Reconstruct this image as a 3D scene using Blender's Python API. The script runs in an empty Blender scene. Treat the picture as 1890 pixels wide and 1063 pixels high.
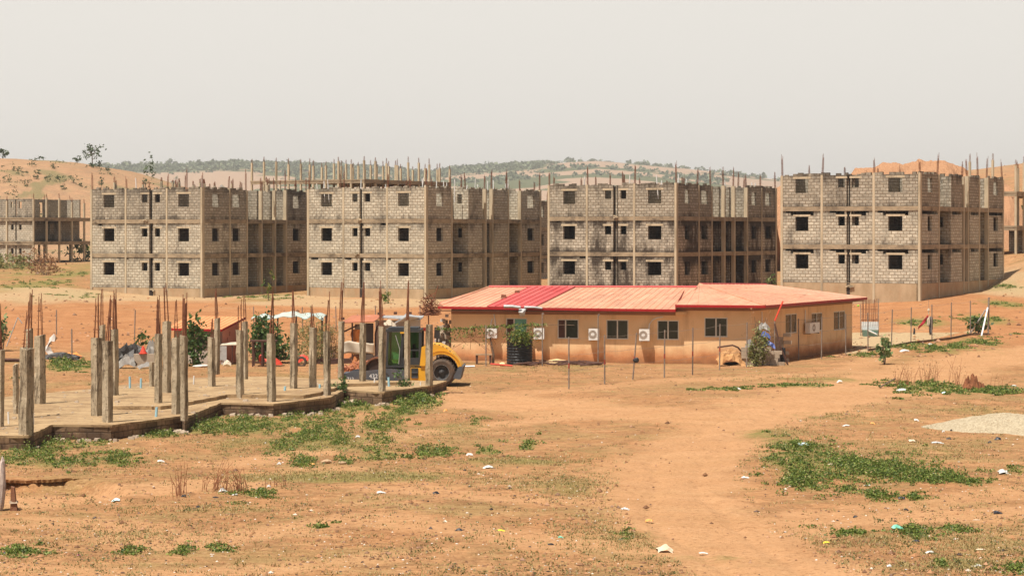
import bpy, bmesh, math, random
import numpy as np
from mathutils import Vector, Matrix
R = math.radians
rng = np.random.default_rng(7)
random.seed(7)
sc = bpy.context.scene
COL = sc.collection

# ------------------------------------------------------------------ camera
CAMH, F, CX, HZ = 7.2, 4000.0, 945.0, 430.0      # height (m), focal length and principal column / horizon row in photo pixels
cam = bpy.data.cameras.new('camera')
cam.sensor_width = 36.0
cam.lens = F / 1890.0 * 36.0
cam.shift_y = -(531.5 - HZ) / 1890.0
cam.clip_start, cam.clip_end = 0.5, 30000
camo = bpy.data.objects.new('camera', cam)
COL.objects.link(camo)
camo.location = (0, 0, CAMH)
camo.rotation_euler = (R(90), 0, 0)
sc.camera = camo

# ------------------------------------------------------------------ sun, sky, exposure
SUN_AZ, SUN_EL = R(40), R(67)                    # azimuth to the left of the direction back to the camera
sd = Vector((-math.sin(SUN_AZ) * math.cos(SUN_EL), -math.cos(SUN_AZ) * math.cos(SUN_EL), math.sin(SUN_EL)))
sl = bpy.data.lights.new('sun', 'SUN')
sl.energy, sl.angle, sl.color = 5.0, R(0.6), (1.0, 0.945, 0.86)
so = bpy.data.objects.new('sun', sl)
COL.objects.link(so)
so.rotation_euler = sd.to_track_quat('Z', 'Y').to_euler()
so.location = (-60, -60, 120)
w = bpy.data.worlds.new('World')
sc.world = w
w.use_nodes = True
nt = w.node_tree
nt.nodes.clear()
out = nt.nodes.new('ShaderNodeOutputWorld')
sky = nt.nodes.new('ShaderNodeTexSky')
sky.sky_type = 'NISHITA'
sky.sun_disc = False
sky.sun_elevation = SUN_EL
sky.sun_rotation = math.atan2(sd.x, sd.y)
sky.air_density, sky.dust_density, sky.ozone_density = 1.0, 6.0, 1.0
b1 = nt.nodes.new('ShaderNodeBackground')
b1.inputs[1].default_value = 0.05
nt.links.new(sky.outputs[0], b1.inputs[0])
b2 = nt.nodes.new('ShaderNodeBackground')        # the dry-season dust veil low in the sky
b2.inputs[0].default_value = (0.755, 0.725, 0.672, 1)
b2.inputs[1].default_value = 0.845
tc = nt.nodes.new('ShaderNodeTexCoord')
sx = nt.nodes.new('ShaderNodeSeparateXYZ')
nt.links.new(tc.outputs['Generated'], sx.inputs[0])
rp = nt.nodes.new('ShaderNodeValToRGB')
rp.color_ramp.elements[0].position = 0.125
rp.color_ramp.elements[0].color = (1, 1, 1, 1)
rp.color_ramp.elements[1].position = 0.30
rp.color_ramp.elements[1].color = (0.04, 0.04, 0.04, 1)
nt.links.new(sx.outputs[2], rp.inputs[0])
mxs = nt.nodes.new('ShaderNodeMixShader')
nt.links.new(rp.outputs[0], mxs.inputs[0])
nt.links.new(b1.outputs[0], mxs.inputs[1])
nt.links.new(b2.outputs[0], mxs.inputs[2])
nt.links.new(mxs.outputs[0], out.inputs[0])
sc.view_settings.view_transform = 'Standard'
sc.view_settings.look = 'None'
sc.view_settings.exposure = 0.45
sc.view_settings.gamma = 1.0
sc.cycles.max_bounces = 6
sc.cycles.volume_bounces = 0
sc.cycles.use_denoising = True

# ------------------------------------------------------------------ helpers
def tag(o, label=None, cat=None, group=None, kind=None):
    if label: o['label'] = label
    if cat: o['category'] = cat
    if group: o['group'] = group
    if kind: o['kind'] = kind
    return o

def empty(name, loc, rz=0.0, label=None, cat=None, group=None):
    o = bpy.data.objects.new(name, None)
    COL.objects.link(o)
    o.location = loc
    o.rotation_euler = (0, 0, rz)
    o.empty_display_size = 0.2
    return tag(o, label, cat, group)

class MB:
    """collects faces; build() links them as ONE mesh object with box-projected UVs in metres"""
    def __init__(s):
        s.v, s.f = [], []
    def quad(s, *p):
        n = len(s.v)
        s.v += [tuple(q) for q in p]
        s.f.append(tuple(range(n, n + len(p))))
    def hexa(s, b, t):
        n = len(s.v)
        s.v += [tuple(q) for q in b] + [tuple(q) for q in t]
        s.f += [(n+3, n+2, n+1, n), (n+4, n+5, n+6, n+7)] + [(n+i, n+(i+1) % 4, n+4+(i+1) % 4, n+4+i) for i in range(4)]
    def box(s, x0, x1, y0, y1, z0, z1):
        x0, x1 = min(x0, x1), max(x0, x1); y0, y1 = min(y0, y1), max(y0, y1)
        q = [(x0, y0), (x1, y0), (x1, y1), (x0, y1)]
        s.hexa([(a, b, z0) for a, b in q], [(a, b, z1) for a, b in q])
    def tube(s, pts, r, n=6, r1=None, cap=True):
        pts = [Vector(p) for p in pts]
        m = len(pts)
        base = len(s.v)
        for i, p in enumerate(pts):
            d = (pts[min(i+1, m-1)] - pts[max(i-1, 0)])
            d = d.normalized() if d.length > 1e-9 else Vector((0, 0, 1))
            a = d.cross(Vector((0, 0, 1)) if abs(d.z) < .9 else Vector((1, 0, 0))).normalized()
            b = d.cross(a)
            rr = r if r1 is None else r + (r1 - r) * i / max(m-1, 1)
            for k in range(n):
                t = 2 * math.pi * k / n
                s.v.append(tuple(p + a * (rr * math.cos(t)) + b * (rr * math.sin(t))))
        for i in range(m-1):
            for k in range(n):
                s.f.append((base+i*n+k, base+i*n+(k+1) % n, base+(i+1)*n+(k+1) % n, base+(i+1)*n+k))
        if cap:
            s.f.append(tuple(base+k for k in range(n))[::-1])
            s.f.append(tuple(base+(m-1)*n+k for k in range(n)))
    def prism(s, poly, z0, z1):
        n = len(s.v); k = len(poly)
        s.v += [(a, b, z0) for a, b in poly] + [(a, b, z1) for a, b in poly]
        s.f.append(tuple(range(n, n+k))[::-1])
        s.f.append(tuple(range(n+k, n+2*k)))
        for i in range(k):
            j = (i+1) % k
            s.f.append((n+i, n+j, n+k+j, n+k+i))
    def lathe(s, prof, c, n=20, axis='z'):
        base = len(s.v); m = len(prof)
        for r, h in prof:
            for k in range(n):
                t = 2*math.pi*k/n
                a, b = r*math.cos(t), r*math.sin(t)
                if axis == 'z': s.v.append((c[0]+a, c[1]+b, c[2]+h))
                else: s.v.append((c[0]+a, c[1]+h, c[2]+b))
        for i in range(m-1):
            for k in range(n):
                q = (base+i*n+k, base+i*n+(k+1) % n, base+(i+1)*n+(k+1) % n, base+(i+1)*n+k)
                s.f.append(q if axis == 'z' else q[::-1])
    def wall(s, p0, p1, z0, z1, holes=(), t=0.22):
        """a wall along p0->p1 (outer face on its right-hand side), holes = (u0,u1,z0,z1) in metres along it"""
        p0, p1 = Vector(p0), Vector(p1)
        L = (p1-p0).length
        d = (p1-p0)/L
        n = Vector((-d.y, d.x)) * t
        us = sorted({0.0, L} | {min(max(h[i], 0), L) for h in holes for i in (0, 1)})
        for a, b in zip(us[:-1], us[1:]):
            if b-a < 1e-4: continue
            zs, cut = [z0], sorted((h[2], h[3]) for h in holes if h[0] <= a+1e-5 and h[1] >= b-1e-5)
            for c0, c1 in cut: zs += [c0, c1]
            zs.append(z1)
            for k in range(0, len(zs), 2):
                if zs[k+1]-zs[k] < 1e-4: continue
                A, B = p0+d*a, p0+d*b
                q = [A, B, B+n, A+n]
                s.hexa([(v.x, v.y, zs[k]) for v in q], [(v.x, v.y, zs[k+1]) for v in q])
    def jag(s, p0, p1, z, t=0.2, bw=0.45, amp=0.22, keep=0.6):
        """the ragged last block course along a wall top"""
        p0, p1 = Vector(p0), Vector(p1)
        L = (p1-p0).length; d = (p1-p0)/L; n = Vector((-d.y, d.x))*t
        u = 0
        while u < L-.1:
            b = min(u+bw*random.uniform(.5, 1.2), L)
            if random.random() < keep:
                q = [p0+d*u, p0+d*(b-.02), p0+d*(b-.02)+n, p0+d*u+n]
                h = random.choice([.08, .2, .2, amp])*random.uniform(.7, 1.1)
                s.hexa([(v.x, v.y, z) for v in q], [(v.x, v.y, z+h) for v in q])
            u = b
    def build(s, name, mat, parent=None, origin=None, smooth=False):
        me = bpy.data.meshes.new(name)
        v = s.v
        if origin is not None:
            ox, oy, oz = origin
            v = [(a-ox, b-oy, c-oz) for a, b, c in v]
        me.from_pydata(v, [], s.f)
        co = np.array(v, dtype=np.float64)
        if len(v) < 60000 and len(v):
            uv = me.uv_layers.new(name='UVMap')
            ln = len(me.loops)
            li = np.empty(ln, dtype=np.int32); me.loops.foreach_get('vertex_index', li)
            nl = np.empty(len(me.polygons)*3); me.polygons.foreach_get('normal', nl)
            nl = nl.reshape(-1, 3)
            tot = np.empty(len(me.polygons), dtype=np.int32); me.polygons.foreach_get('loop_total', tot)
            nn = np.repeat(nl, tot, axis=0)
            c = co[li]
            an = np.abs(nn)
            k = an.argmax(axis=1)
            uvs = np.where((k == 0)[:, None], c[:, [1, 2]], np.where((k == 1)[:, None], c[:, [0, 2]], c[:, [0, 1]]))
            uv.data.foreach_set('uv', uvs.astype(np.float32).ravel())
        if smooth:
            me.polygons.foreach_set('use_smooth', [True]*len(me.polygons))
        if mat is not None: me.materials.append(mat)
        o = bpy.data.objects.new(name, me)
        COL.objects.link(o)
        if parent is not None: o.parent = parent
        elif origin is not None: o.location = origin
        return o

# ---- materials
class NT:
    def __init__(s, name, rough=0.9, spec=0.3):
        s.m = bpy.data.materials.new(name)
        s.m.use_nodes = True
        s.t = s.m.node_tree
        s.b = s.t.nodes['Principled BSDF']
        s.b.inputs['Roughness'].default_value = rough
        s.b.inputs['Specular IOR Level'].default_value = spec
    def n(s, kind, **kw):
        x = s.t.nodes.new('ShaderNode'+kind)
        for k, v in kw.items(): setattr(x, k, v)
        return x
    def l(s, a, b): s.t.links.new(a, b)
    def pos(s, sx=1, sy=1, sz=1):
        g = s.n('NewGeometry'); mp = s.n('Mapping')
        mp.inputs['Scale'].default_value = (sx, sy, sz)
        s.l(g.outputs['Position'], mp.inputs[0])
        return mp.outputs[0]
    def noise(s, vec, scale, detail=4, rough=.6, dist=0):
        x = s.n('TexNoise')
        x.inputs['Scale'].default_value = scale; x.inputs['Detail'].default_value = detail
        x.inputs['Roughness'].default_value = rough; x.inputs['Distortion'].default_value = dist
        s.l(vec, x.inputs['Vector'])
        return x.outputs['Fac']
    def ramp(s, fac, *st):
        x = s.n('ValToRGB')
        e = x.color_ramp.elements
        while len(e) < len(st): e.new(.5)
        for q, (p, c) in zip(e, st):
            q.position = p
            q.color = (c, c, c, 1) if not isinstance(c, tuple) else (*c, 1)
        s.l(fac, x.inputs[0])
        return x.outputs[0]
    def mix(s, fac, a, b, mode='MIX'):
        x = s.n('Mix', data_type='RGBA', blend_type=mode)
        for i, q in ((0, fac), (6, a), (7, b)):
            if isinstance(q, tuple): x.inputs[i].default_value = (*q, 1)
            elif isinstance(q, (int, float)): x.inputs[i].default_value = q
            else: s.l(q, x.inputs[i])
        return x.outputs[2]
    def math(s, op, a, b):
        x = s.n('Math', operation=op)
        for i, q in ((0, a), (1, b)):
            if isinstance(q, (int, float)): x.inputs[i].default_value = q
            else: s.l(q, x.inputs[i])
        return x.outputs[0]
    def color(s, c):
        if isinstance(c, tuple): s.b.inputs['Base Color'].default_value = (*c, 1)
        else: s.l(c, s.b.inputs['Base Color'])
        return s
    def bump(s, h, strength=.4, dist=.02):
        x = s.n('Bump')
        x.inputs['Strength'].default_value = strength; x.inputs['Distance'].default_value = dist
        s.l(h, x.inputs['Height']); s.l(x.outputs[0], s.b.inputs['Normal'])
        return s

def m_plain(name, c, c2=None, scale=3.0, rough=.85, metal=0.0, spec=.3, bump=.0, dirt=None, dirt_amt=.5, zs=1.0, dlo=.52):
    t = NT(name, rough, spec)
    t.b.inputs['Metallic'].default_value = metal
    c2 = c2 or tuple(q*.72 for q in c)
    p = t.pos(1, 1, zs)
    f = t.noise(p, scale, 5, .65)
    col = t.mix(t.ramp(f, (.35, 0.0), (.68, 1.0)), c, c2)
    if dirt:
        g = t.noise(t.pos(1, 1, zs*.5), scale*.45, 6, .7)
        col = t.mix(t.ramp(g, (.52, 0.0), (.72, dirt_amt)), col, dirt)
    t.color(col)
    if bump: t.bump(t.noise(p, scale*6, 4, .6), bump, .02)
    return t.m

def m_block(name, c1, c2, mort, soot, soot_amt=.55, soot_lo=.52):
    t = NT(name, .95, .15)
    uv = t.n('TexCoord').outputs['UV']
    pz = t.pos()
    jit = t.n('VectorMath', operation='MULTIPLY_ADD')
    nz = t.n('TexNoise'); nz.inputs['Scale'].default_value = 1.6; nz.inputs['Detail'].default_value = 4
    t.l(uv, nz.inputs['Vector'])
    t.l(nz.outputs['Color'], jit.inputs[0]); jit.inputs[1].default_value = (.22, .10, 0); t.l(uv, jit.inputs[2])
    br = t.n('TexBrick')
    br.offset = .5
    t.l(jit.outputs[0], br.inputs['Vector'])
    for k, v in (('Scale', 1.0), ('Mortar Size', .030), ('Mortar Smooth', .5), ('Bias', .0), ('Brick Width', .50), ('Row Height', .25)):
        br.inputs[k].default_value = v
    br.inputs['Color1'].default_value = (*c1, 1); br.inputs['Color2'].default_value = (*c2, 1); br.inputs['Mortar'].default_value = (*mort, 1)
    fine = t.noise(pz, 3.2, 6, .75)
    # whole panels where the mortar was smeared over the blocks
    smear = t.ramp(t.noise(pz, .8, 5, .7), (.50, 0.), (.62, .7))
    col = t.mix(smear, br.outputs['Color'], tuple((a+b)/2*.86 for a, b in zip(c1, c2)))
    col = t.mix(t.ramp(fine, (.40, .0), (.70, .8)), col, tuple(q*.55 for q in c2))
    sp_ = t.n('SeparateXYZ'); t.l(uv, sp_.inputs[0])
    fr = t.math('FRACT', t.math('DIVIDE', sp_.outputs[1], 3.1), 0.0)
    under = t.math('MAXIMUM', t.ramp(fr, (.60, 0.), (.86, 1.)), t.ramp(fr, (.02, 1.), (.16, 0.)))
    st = t.noise(t.pos(.5, .5, .16), 1.0, 7, .74, .5)
    amt = t.math('ADD', st, t.math('MULTIPLY', under, .13))
    col = t.mix(t.ramp(amt, (soot_lo, 0.0), (soot_lo+.17, soot_amt)), col, soot)
    t.color(col)
    h = t.math('SUBTRACT', t.math('MULTIPLY', fine, .5), br.outputs['Fac'])
    t.bump(h, .8, .05)
    return t.m

def m_leaf(name, c1, c2, trans=.35, dry=None):
    t = NT(name, .55, .3)
    g = t.n('NewGeometry')
    col = t.ramp(g.outputs['Random Per Island'], (0.0, c1), (.55, tuple((a+b)/2 for a, b in zip(c1, c2))), (.86 if dry else 1.0, c2), *(((.97, dry),) if dry else ()))
    t.color(col)
    tr = t.n('BsdfTranslucent')
    t.l(col, tr.inputs[0])
    ms = t.n('MixShader'); ms.inputs[0].default_value = trans
    o = t.t.nodes['Material Output']
    t.l(t.b.outputs[0], ms.inputs[1]); t.l(tr.outputs[0], ms.inputs[2]); t.l(ms.outputs[0], o.inputs['Surface'])
    return t.m

# ------------------------------------------------------------------ terrain
def sstep(a, b, x):
    t = np.clip((x-a)/(b-a), 0, 1)
    return t*t*(3-2*t)
def _hash(i, j, s):
    n = (i*374761393 + j*668265263 + s*974634777) & 0xffffffff
    n = ((n ^ (n >> 13))*1274126177) & 0xffffffff
    return ((n ^ (n >> 16)) & 0xffff)/65535.0
def vnoise(x, y, s=0):
    xi, yi = np.floor(x).astype(np.int64), np.floor(y).astype(np.int64)
    fx, fy = x-xi, y-yi
    fx, fy = fx*fx*(3-2*fx), fy*fy*(3-2*fy)
    a, b, c, d = _hash(xi, yi, s), _hash(xi+1, yi, s), _hash(xi, yi+1, s), _hash(xi+1, yi+1, s)
    return (a*(1-fx)+b*fx)*(1-fy)+(c*(1-fx)+d*fx)*fy
def fbm(x, y, s=0, o=4):
    v, a, tot = 0, 1.0, 0
    for k in range(o):
        v = v+a*vnoise(x*2**k, y*2**k, s+k); tot += a; a *= .5
    return v/tot

_BY = [-500, 0, 100, 125, 145, 160, 172, 180, 195, 280, 420, 700, 1200, 9000]
_BZ = [0, 0, 0, .05, .3, .55, .95, 1.25, 1.45, 2.6, 4.8, 5.5, 6.5, 9]
_LH = [(-900, 270), (-200, 284), (0, 291), (100, 296), (170, 305), (230, 322), (280, 337), (330, 352), (420, 372), (520, 395), (620, 425), (720, 480), (800, 560)]
_RH = [(1380, 560), (1480, 470), (1560, 385), (1650, 345), (1750, 322), (1800, 315), (1890, 302), (2000, 290), (2300, 270), (3000, 260)]
_FH = [(-400, 310), (150, 316), (330, 315), (430, 309), (560, 312), (700, 318), (790, 328), (860, 318), (1000, 309), (1100, 304), (1200, 311), (1300, 321), (1400, 333), (1500, 345), (1750, 352), (2600, 340)]
def _ridge(tab, Y): return [(p-CX)*Y/F for p, q in tab], [CAMH+(HZ-q)*Y/F for p, q in tab]
_LX, _LZ = _ridge(_LH, 430.0)
_RX, _RZ = _ridge(_RH, 320.0)
_FU, _FZ = [(p-CX)/F for p, q in _FH], [CAMH+(HZ-q)*4000.0/F for p, q in _FH]
def px2flat(px, py, z=0.0):
    Y = (CAMH-z)*F/(py-HZ)
    return ((px-CX)*Y/F, Y)
GULLY = [px2flat(*p) for p in ((-260, 872), (20, 882), (60, 885), (110, 884), (170, 886), (230, 900), (250, 912), (215, 922), (140, 932), (40, 944), (-60, 950), (-260, 960))]
def in_poly(x, y, poly):
    ins = np.zeros(np.shape(x), bool)
    k = len(poly)
    for i in range(k):
        x1, y1 = poly[i]; x2, y2 = poly[(i+1) % k]
        c = ((y1 > y) != (y2 > y))
        with np.errstate(divide='ignore', invalid='ignore'):
            ins ^= c & (x < (x2-x1)*(y-y1)/(y2-y1+1e-12)+x1)
    return ins
def seg_dist(x, y, pts):
    d = np.full(np.shape(x), 1e9)
    for (x1, y1), (x2, y2) in zip(pts[:-1], pts[1:]):
        dx, dy = x2-x1, y2-y1
        t = np.clip(((x-x1)*dx+(y-y1)*dy)/(dx*dx+dy*dy+1e-12), 0, 1)
        d = np.minimum(d, np.hypot(x-x1-t*dx, y-y1-t*dy))
    return d
def height(x, y):
    x = np.asarray(x, float); y = np.asarray(y, float)
    z = np.interp(y, _BY, _BZ)
    z = z+2.7*sstep(38, 50, x)*sstep(172, 195, y)+.8*sstep(22, 34, x)*sstep(140, 172, y)
    z = z+.7*sstep(-30, -44, x)*sstep(170, 205, y)
    lz = np.interp(x, _LX, _LZ); wl = sstep(318, 430, y)*(1-sstep(470, 640, y))
    z = z+np.maximum(lz-z, 0)*wl
    rz = np.interp(x, _RX, _RZ); wr = sstep(222, 320, y)*(1-sstep(380, 560, y))
    z = z+np.maximum(rz-z, 0)*wr
    u = x/np.maximum(y, 1.0)
    fz = np.interp(u, _FU, _FZ); wf = sstep(1200, 4000, y)
    z = z+np.maximum(fz-z, 0)*wf
    far = sstep(250, 420, y)
    z = z+(fbm(x/40, y/40, 3, 4)-.5)*1.6*far+(fbm(x/9, y/9, 13, 3)-.5)*.5*sstep(190, 330, y)
    near = 1-sstep(200, 300, y)
    z = z+((fbm(x/11, y/11, 5, 3)-.5)*.30+(fbm(x/2.4, y/3.4, 9, 3)-.5)*.10+(fbm(x/.55, y/.9, 21, 2)-.5)*.055+(fbm(x/.21, y/.34, 25, 2)-.5)*.03*(y < 125))*near
    g = in_poly(x, y, GULLY)
    if np.any(g):
        d = seg_dist(x, y, GULLY+GULLY[:1])
        z = z-np.where(g, .34*sstep(0.02, .55, d), 0)
    return z
def hz(x, y): return float(height(np.array([x]), np.array([y]))[0])
_YS = np.concatenate([np.arange(38, 260, .12), np.arange(260, 1600, 1.0)])
def at(px, py):
    """the first ground point under a photo pixel"""
    xs = (px-CX)/F*_YS
    zr = CAMH-(py-HZ)/F*_YS
    k = np.argmax(zr <= height(xs, _YS))
    Y = float(_YS[k]); X = (px-CX)/F*Y
    return Vector((X, Y, hz(X, Y)))
def P(px, py, Y): return Vector(((px-CX)*Y/F, Y, CAMH-(py-HZ)*Y/F))
# ------------------------------------------------------------------ ground sheet
# weed patches: photo column, row, half-width, half-height (px), leaf clumps, plant height (m)
WEEDS = [
    (130, 820, 75, 5, 24, .28), (275, 799, 45, 6, 22, .3), (445, 775, 65, 5, 30, .3), (585, 750, 35, 5, 24, .3), (690, 729, 45, 4, 20, .26), (520, 783, 110, 12, 34, .2), (1500, 850, 70, 26, 26, .16), (1450, 820, 40, 14, 14, .16),
    (60, 832, 60, 16, 46, .38), (25, 850, 30, 8, 12, .25), (110, 852, 60, 12, 30, .22), (215, 842, 45, 10, 16, .2), (290, 800, 55, 11, 24, .3), (385, 790, 55, 13, 40, .34),
    (470, 793, 65, 11, 44, .34), (600, 797, 35, 16, 36, .36), (560, 806, 35, 13, 26, .3), (700, 784, 42, 13, 44, .36), (660, 752, 60, 10, 34, .3),
    (770, 742, 55, 13, 56, .42), (740, 762, 40, 10, 24, .3), (620, 772, 30, 9, 14, .28), (700, 737, 60, 8, 26, .3), (560, 765, 45, 8, 24, .3), (330, 770, 25, 6, 10, .28),
    (805, 836, 30, 10, 26, .3), (790, 838, 20, 6, 10, .2), (700, 840, 45, 12, 16, .26), (560, 853, 20, 9, 18, .34), (640, 850, 14, 7, 8, .26), (700, 812, 20, 8, 10, .25), (620, 815, 40, 9, 10, .2),
    (900, 832, 20, 9, 9, .24), (975, 822, 16, 10, 9, .28), (520, 828, 40, 9, 14, .2), (215, 852, 30, 9, 16, .22),
    (1480, 828, 45, 11, 36, .3), (1440, 850, 40, 16, 20, .24), (1485, 888, 42, 17, 90, .44), (1560, 854, 45, 12, 56, .36), (1640, 870, 65, 15, 120, .42), (1590, 870, 40, 14, 40, .3),
    (1720, 882, 55, 9, 66, .34), (1780, 888, 40, 7, 20, .2), (1545, 880, 14, 6, 8, .26), (1620, 914, 30, 7, 20, .24), (1565, 906, 18, 5, 10, .2), (1690, 918, 14, 6, 9, .24),
    (1830, 722, 70, 6, 44, .22), (1700, 712, 60, 8, 40, .3), (1740, 722, 60, 5, 24, .2), (1670, 640, 28, 6, 12, .25), (1730, 642, 40, 8, 24, .28), (1765, 640, 18, 8, 10, .32), (1810, 632, 40, 7, 20, .22), (1600, 655, 40, 4, 12, .18),
    (125, 672, 42, 10, 44, .35), (130, 681, 45, 6, 20, .15), (70, 671, 18, 5, 6, .2), (60, 698, 20, 4, 6, .2), (380, 757, 35, 6, 8, .15),
    (40, 1020, 40, 7, 24, .14), (245, 1018, 14, 7, 8, .16), (340, 1018, 14, 8, 8, .16), (405, 1014, 18, 6, 8, .16), (1690, 980, 22, 14, 16, .2), (1765, 978, 18, 10, 12, .18), (1570, 984, 36, 5, 14, .12),
    (590, 972, 14, 5, 6, .14), (1155, 985, 8, 7, 5, .16), (1880, 1050, 24, 10, 14, .16), (1740, 1040, 16, 7, 6, .16), (1870, 865, 12, 8, 6, .16), (470, 910, 40, 6, 18, .16), (880, 776, 8, 6, 5, .22), (1470, 712, 60, 4, 16, .14), (1340, 718, 40, 4, 14, .14),
    (1700, 520+75, 60, 5, 14, .2), (1820, 590, 50, 5, 18, .25), (1850, 560, 40, 4, 10, .2), (1850, 530, 40, 4, 12, .25), (500, 548, 55, 4, 20, .25), (140, 545, 60, 5, 14, .15), (60, 525, 60, 8, 30, .3), (30, 492, 30, 8, 26, .5), (140, 505, 40, 6, 14, .3),
]
DRY = [(640, 880, 260, 12, .8), (960, 850, 170, 14, .6), (470, 880, 120, 8, .5), (1250, 880, 90, 10, .3), (1420, 800, 80, 12, .6), (1550, 770, 120, 20, .5), (1700, 830, 150, 25, .45), (1500, 700, 200, 6, .6), (150, 850, 170, 20, .6),
       (560, 815, 250, 25, .65), (1050, 900, 160, 25, .45), (1150, 990, 130, 25, .45), (1300, 1030, 120, 10, .5), (400, 940, 200, 8, .4), (1600, 990, 150, 18, .45), (1780, 1040, 110, 20, .5), (1010, 680, 140, 14, .5), (100, 500, 150, 20, .55),
       (850, 790, 80, 20, .45), (1780, 640, 90, 14, .5), (300, 690, 200, 12, .25), (1820, 760, 120, 20, .5), (1480, 840, 90, 40, .6), (780, 700, 150, 10, .2), (120, 540, 130, 12, .5), (480, 552, 60, 8, .6), (1800, 1000, 120, 30, .35), (240, 990, 160, 20, .3)]
TRACKS = [([(2100, 640), (1890, 655), (1760, 675), (1640, 705), (1480, 745), (1330, 775), (1180, 765), (1000, 745), (860, 735)], 3.6, 1.0),
          ([(1420, 750), (1330, 800), (1260, 850), (1240, 910), (1290, 970), (1400, 1040), (1480, 1100)], 2.3, 1.0),
          ([(1700, 612), (1560, 690), (1250, 705), (1000, 725), (860, 730)], 1.2, .7),
          ([(-100, 965), (150, 968), (330, 1000), (700, 960), (1000, 1000), (1300, 1010), (1500, 960), (1890, 940)], 1.3, .9),
          ([(-100, 900), (100, 905), (300, 905), (600, 870)], 1.6, .95), ([(420, 860), (560, 838), (760, 800), (1000, 770)], 1.0, .95), ([(-100, 1050), (300, 1060), (700, 1030)], .8, .8), ([(1890, 905), (1650, 935), (1480, 945)], .9, .85), ([(700, 905), (1000, 930), (1200, 925)], .9, .8)]
PALE = [[(1560, 614), (1800, 614), (1790, 622), (1650, 648), (1560, 656)]]

def soil(x, y):
    n1 = fbm(x/6, y/6, 31, 4); n2 = fbm(x/1.6, y/2.6, 41, 4)
    tr = np.zeros_like(x)
    for pts, wd, a in TRACKS:
        d = seg_dist(x, y, [px2flat(*p) for p in pts])
        tr = np.maximum(tr, a*(1-sstep(wd*.55, wd*1.25, d+(n2-.5)*wd*1.1)))
    gr = np.zeros_like(x)
    for px, py, rx, ry, cnt, hh in WEEDS:
        c = at(px, py)
        ax = rx*c.y/F; ay = max(ry*c.y/(max(py-HZ, 25))*1.0, .4)
        q = ((x-c.x)/ax)**2+((y-c.y)/ay)**2
        gr = np.maximum(gr, .75*np.exp(-q*.9))
    for px, py, rx, ry, a in DRY:
        c = at(px, py)
        ax = rx*c.y/F; ay = max(ry*c.y/max(py-HZ, 25), .5)
        q = ((x-c.x)/ax)**2+((y-c.y)/ay)**2
        gr = np.maximum(gr, a*np.exp(-q)*(.25+1.2*n2))
    far = sstep(500, 900, y)
    gr = gr*(1-far)
    # far slopes: scrub in clumps, the ridge west of centre wholly wooded
    u = x/np.maximum(y, 1)*F+CX
    wood = sstep(2900, 3300, y)*sstep(100, 260, u)*(1-sstep(985, 1035, u))
    scr = sstep(.50, .62, fbm(x/120, y/150, 51, 4))
    gr = np.maximum(gr, far*np.maximum(wood, scr*.8))
    hillg = sstep(.56, .66, fbm(x/7, y/10, 61, 4))*.55*sstep(300, 340, y)*(1-far)
    gr = np.maximum(gr, hillg)
    pa = np.zeros_like(x)
    for poly in PALE:
        pa = np.maximum(pa, in_poly(x, y, [px2flat(*p) if i > 1 else (at(*p).x, at(*p).y) for i, p in enumerate(poly)]).astype(float))
    for (a, b, yy, rr) in ((175, 345, 552, 13.0), (570, 720, 558, 10), (1000, 1100, 545, 6), (1770, 1890, 532, 9), (830, 900, 553, 9), (40, 160, 542, 8), (440, 540, 548, 6)):
        p1, p2 = at(a, yy), at(b, yy)
        pa = np.maximum(pa, .75*(1-sstep(rr*.3, rr, seg_dist(x, y, [(p1.x, p1.y), (p2.x, p2.y)])+(n1-.5)*rr*1.5)))
    return tr, gr, pa

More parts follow.
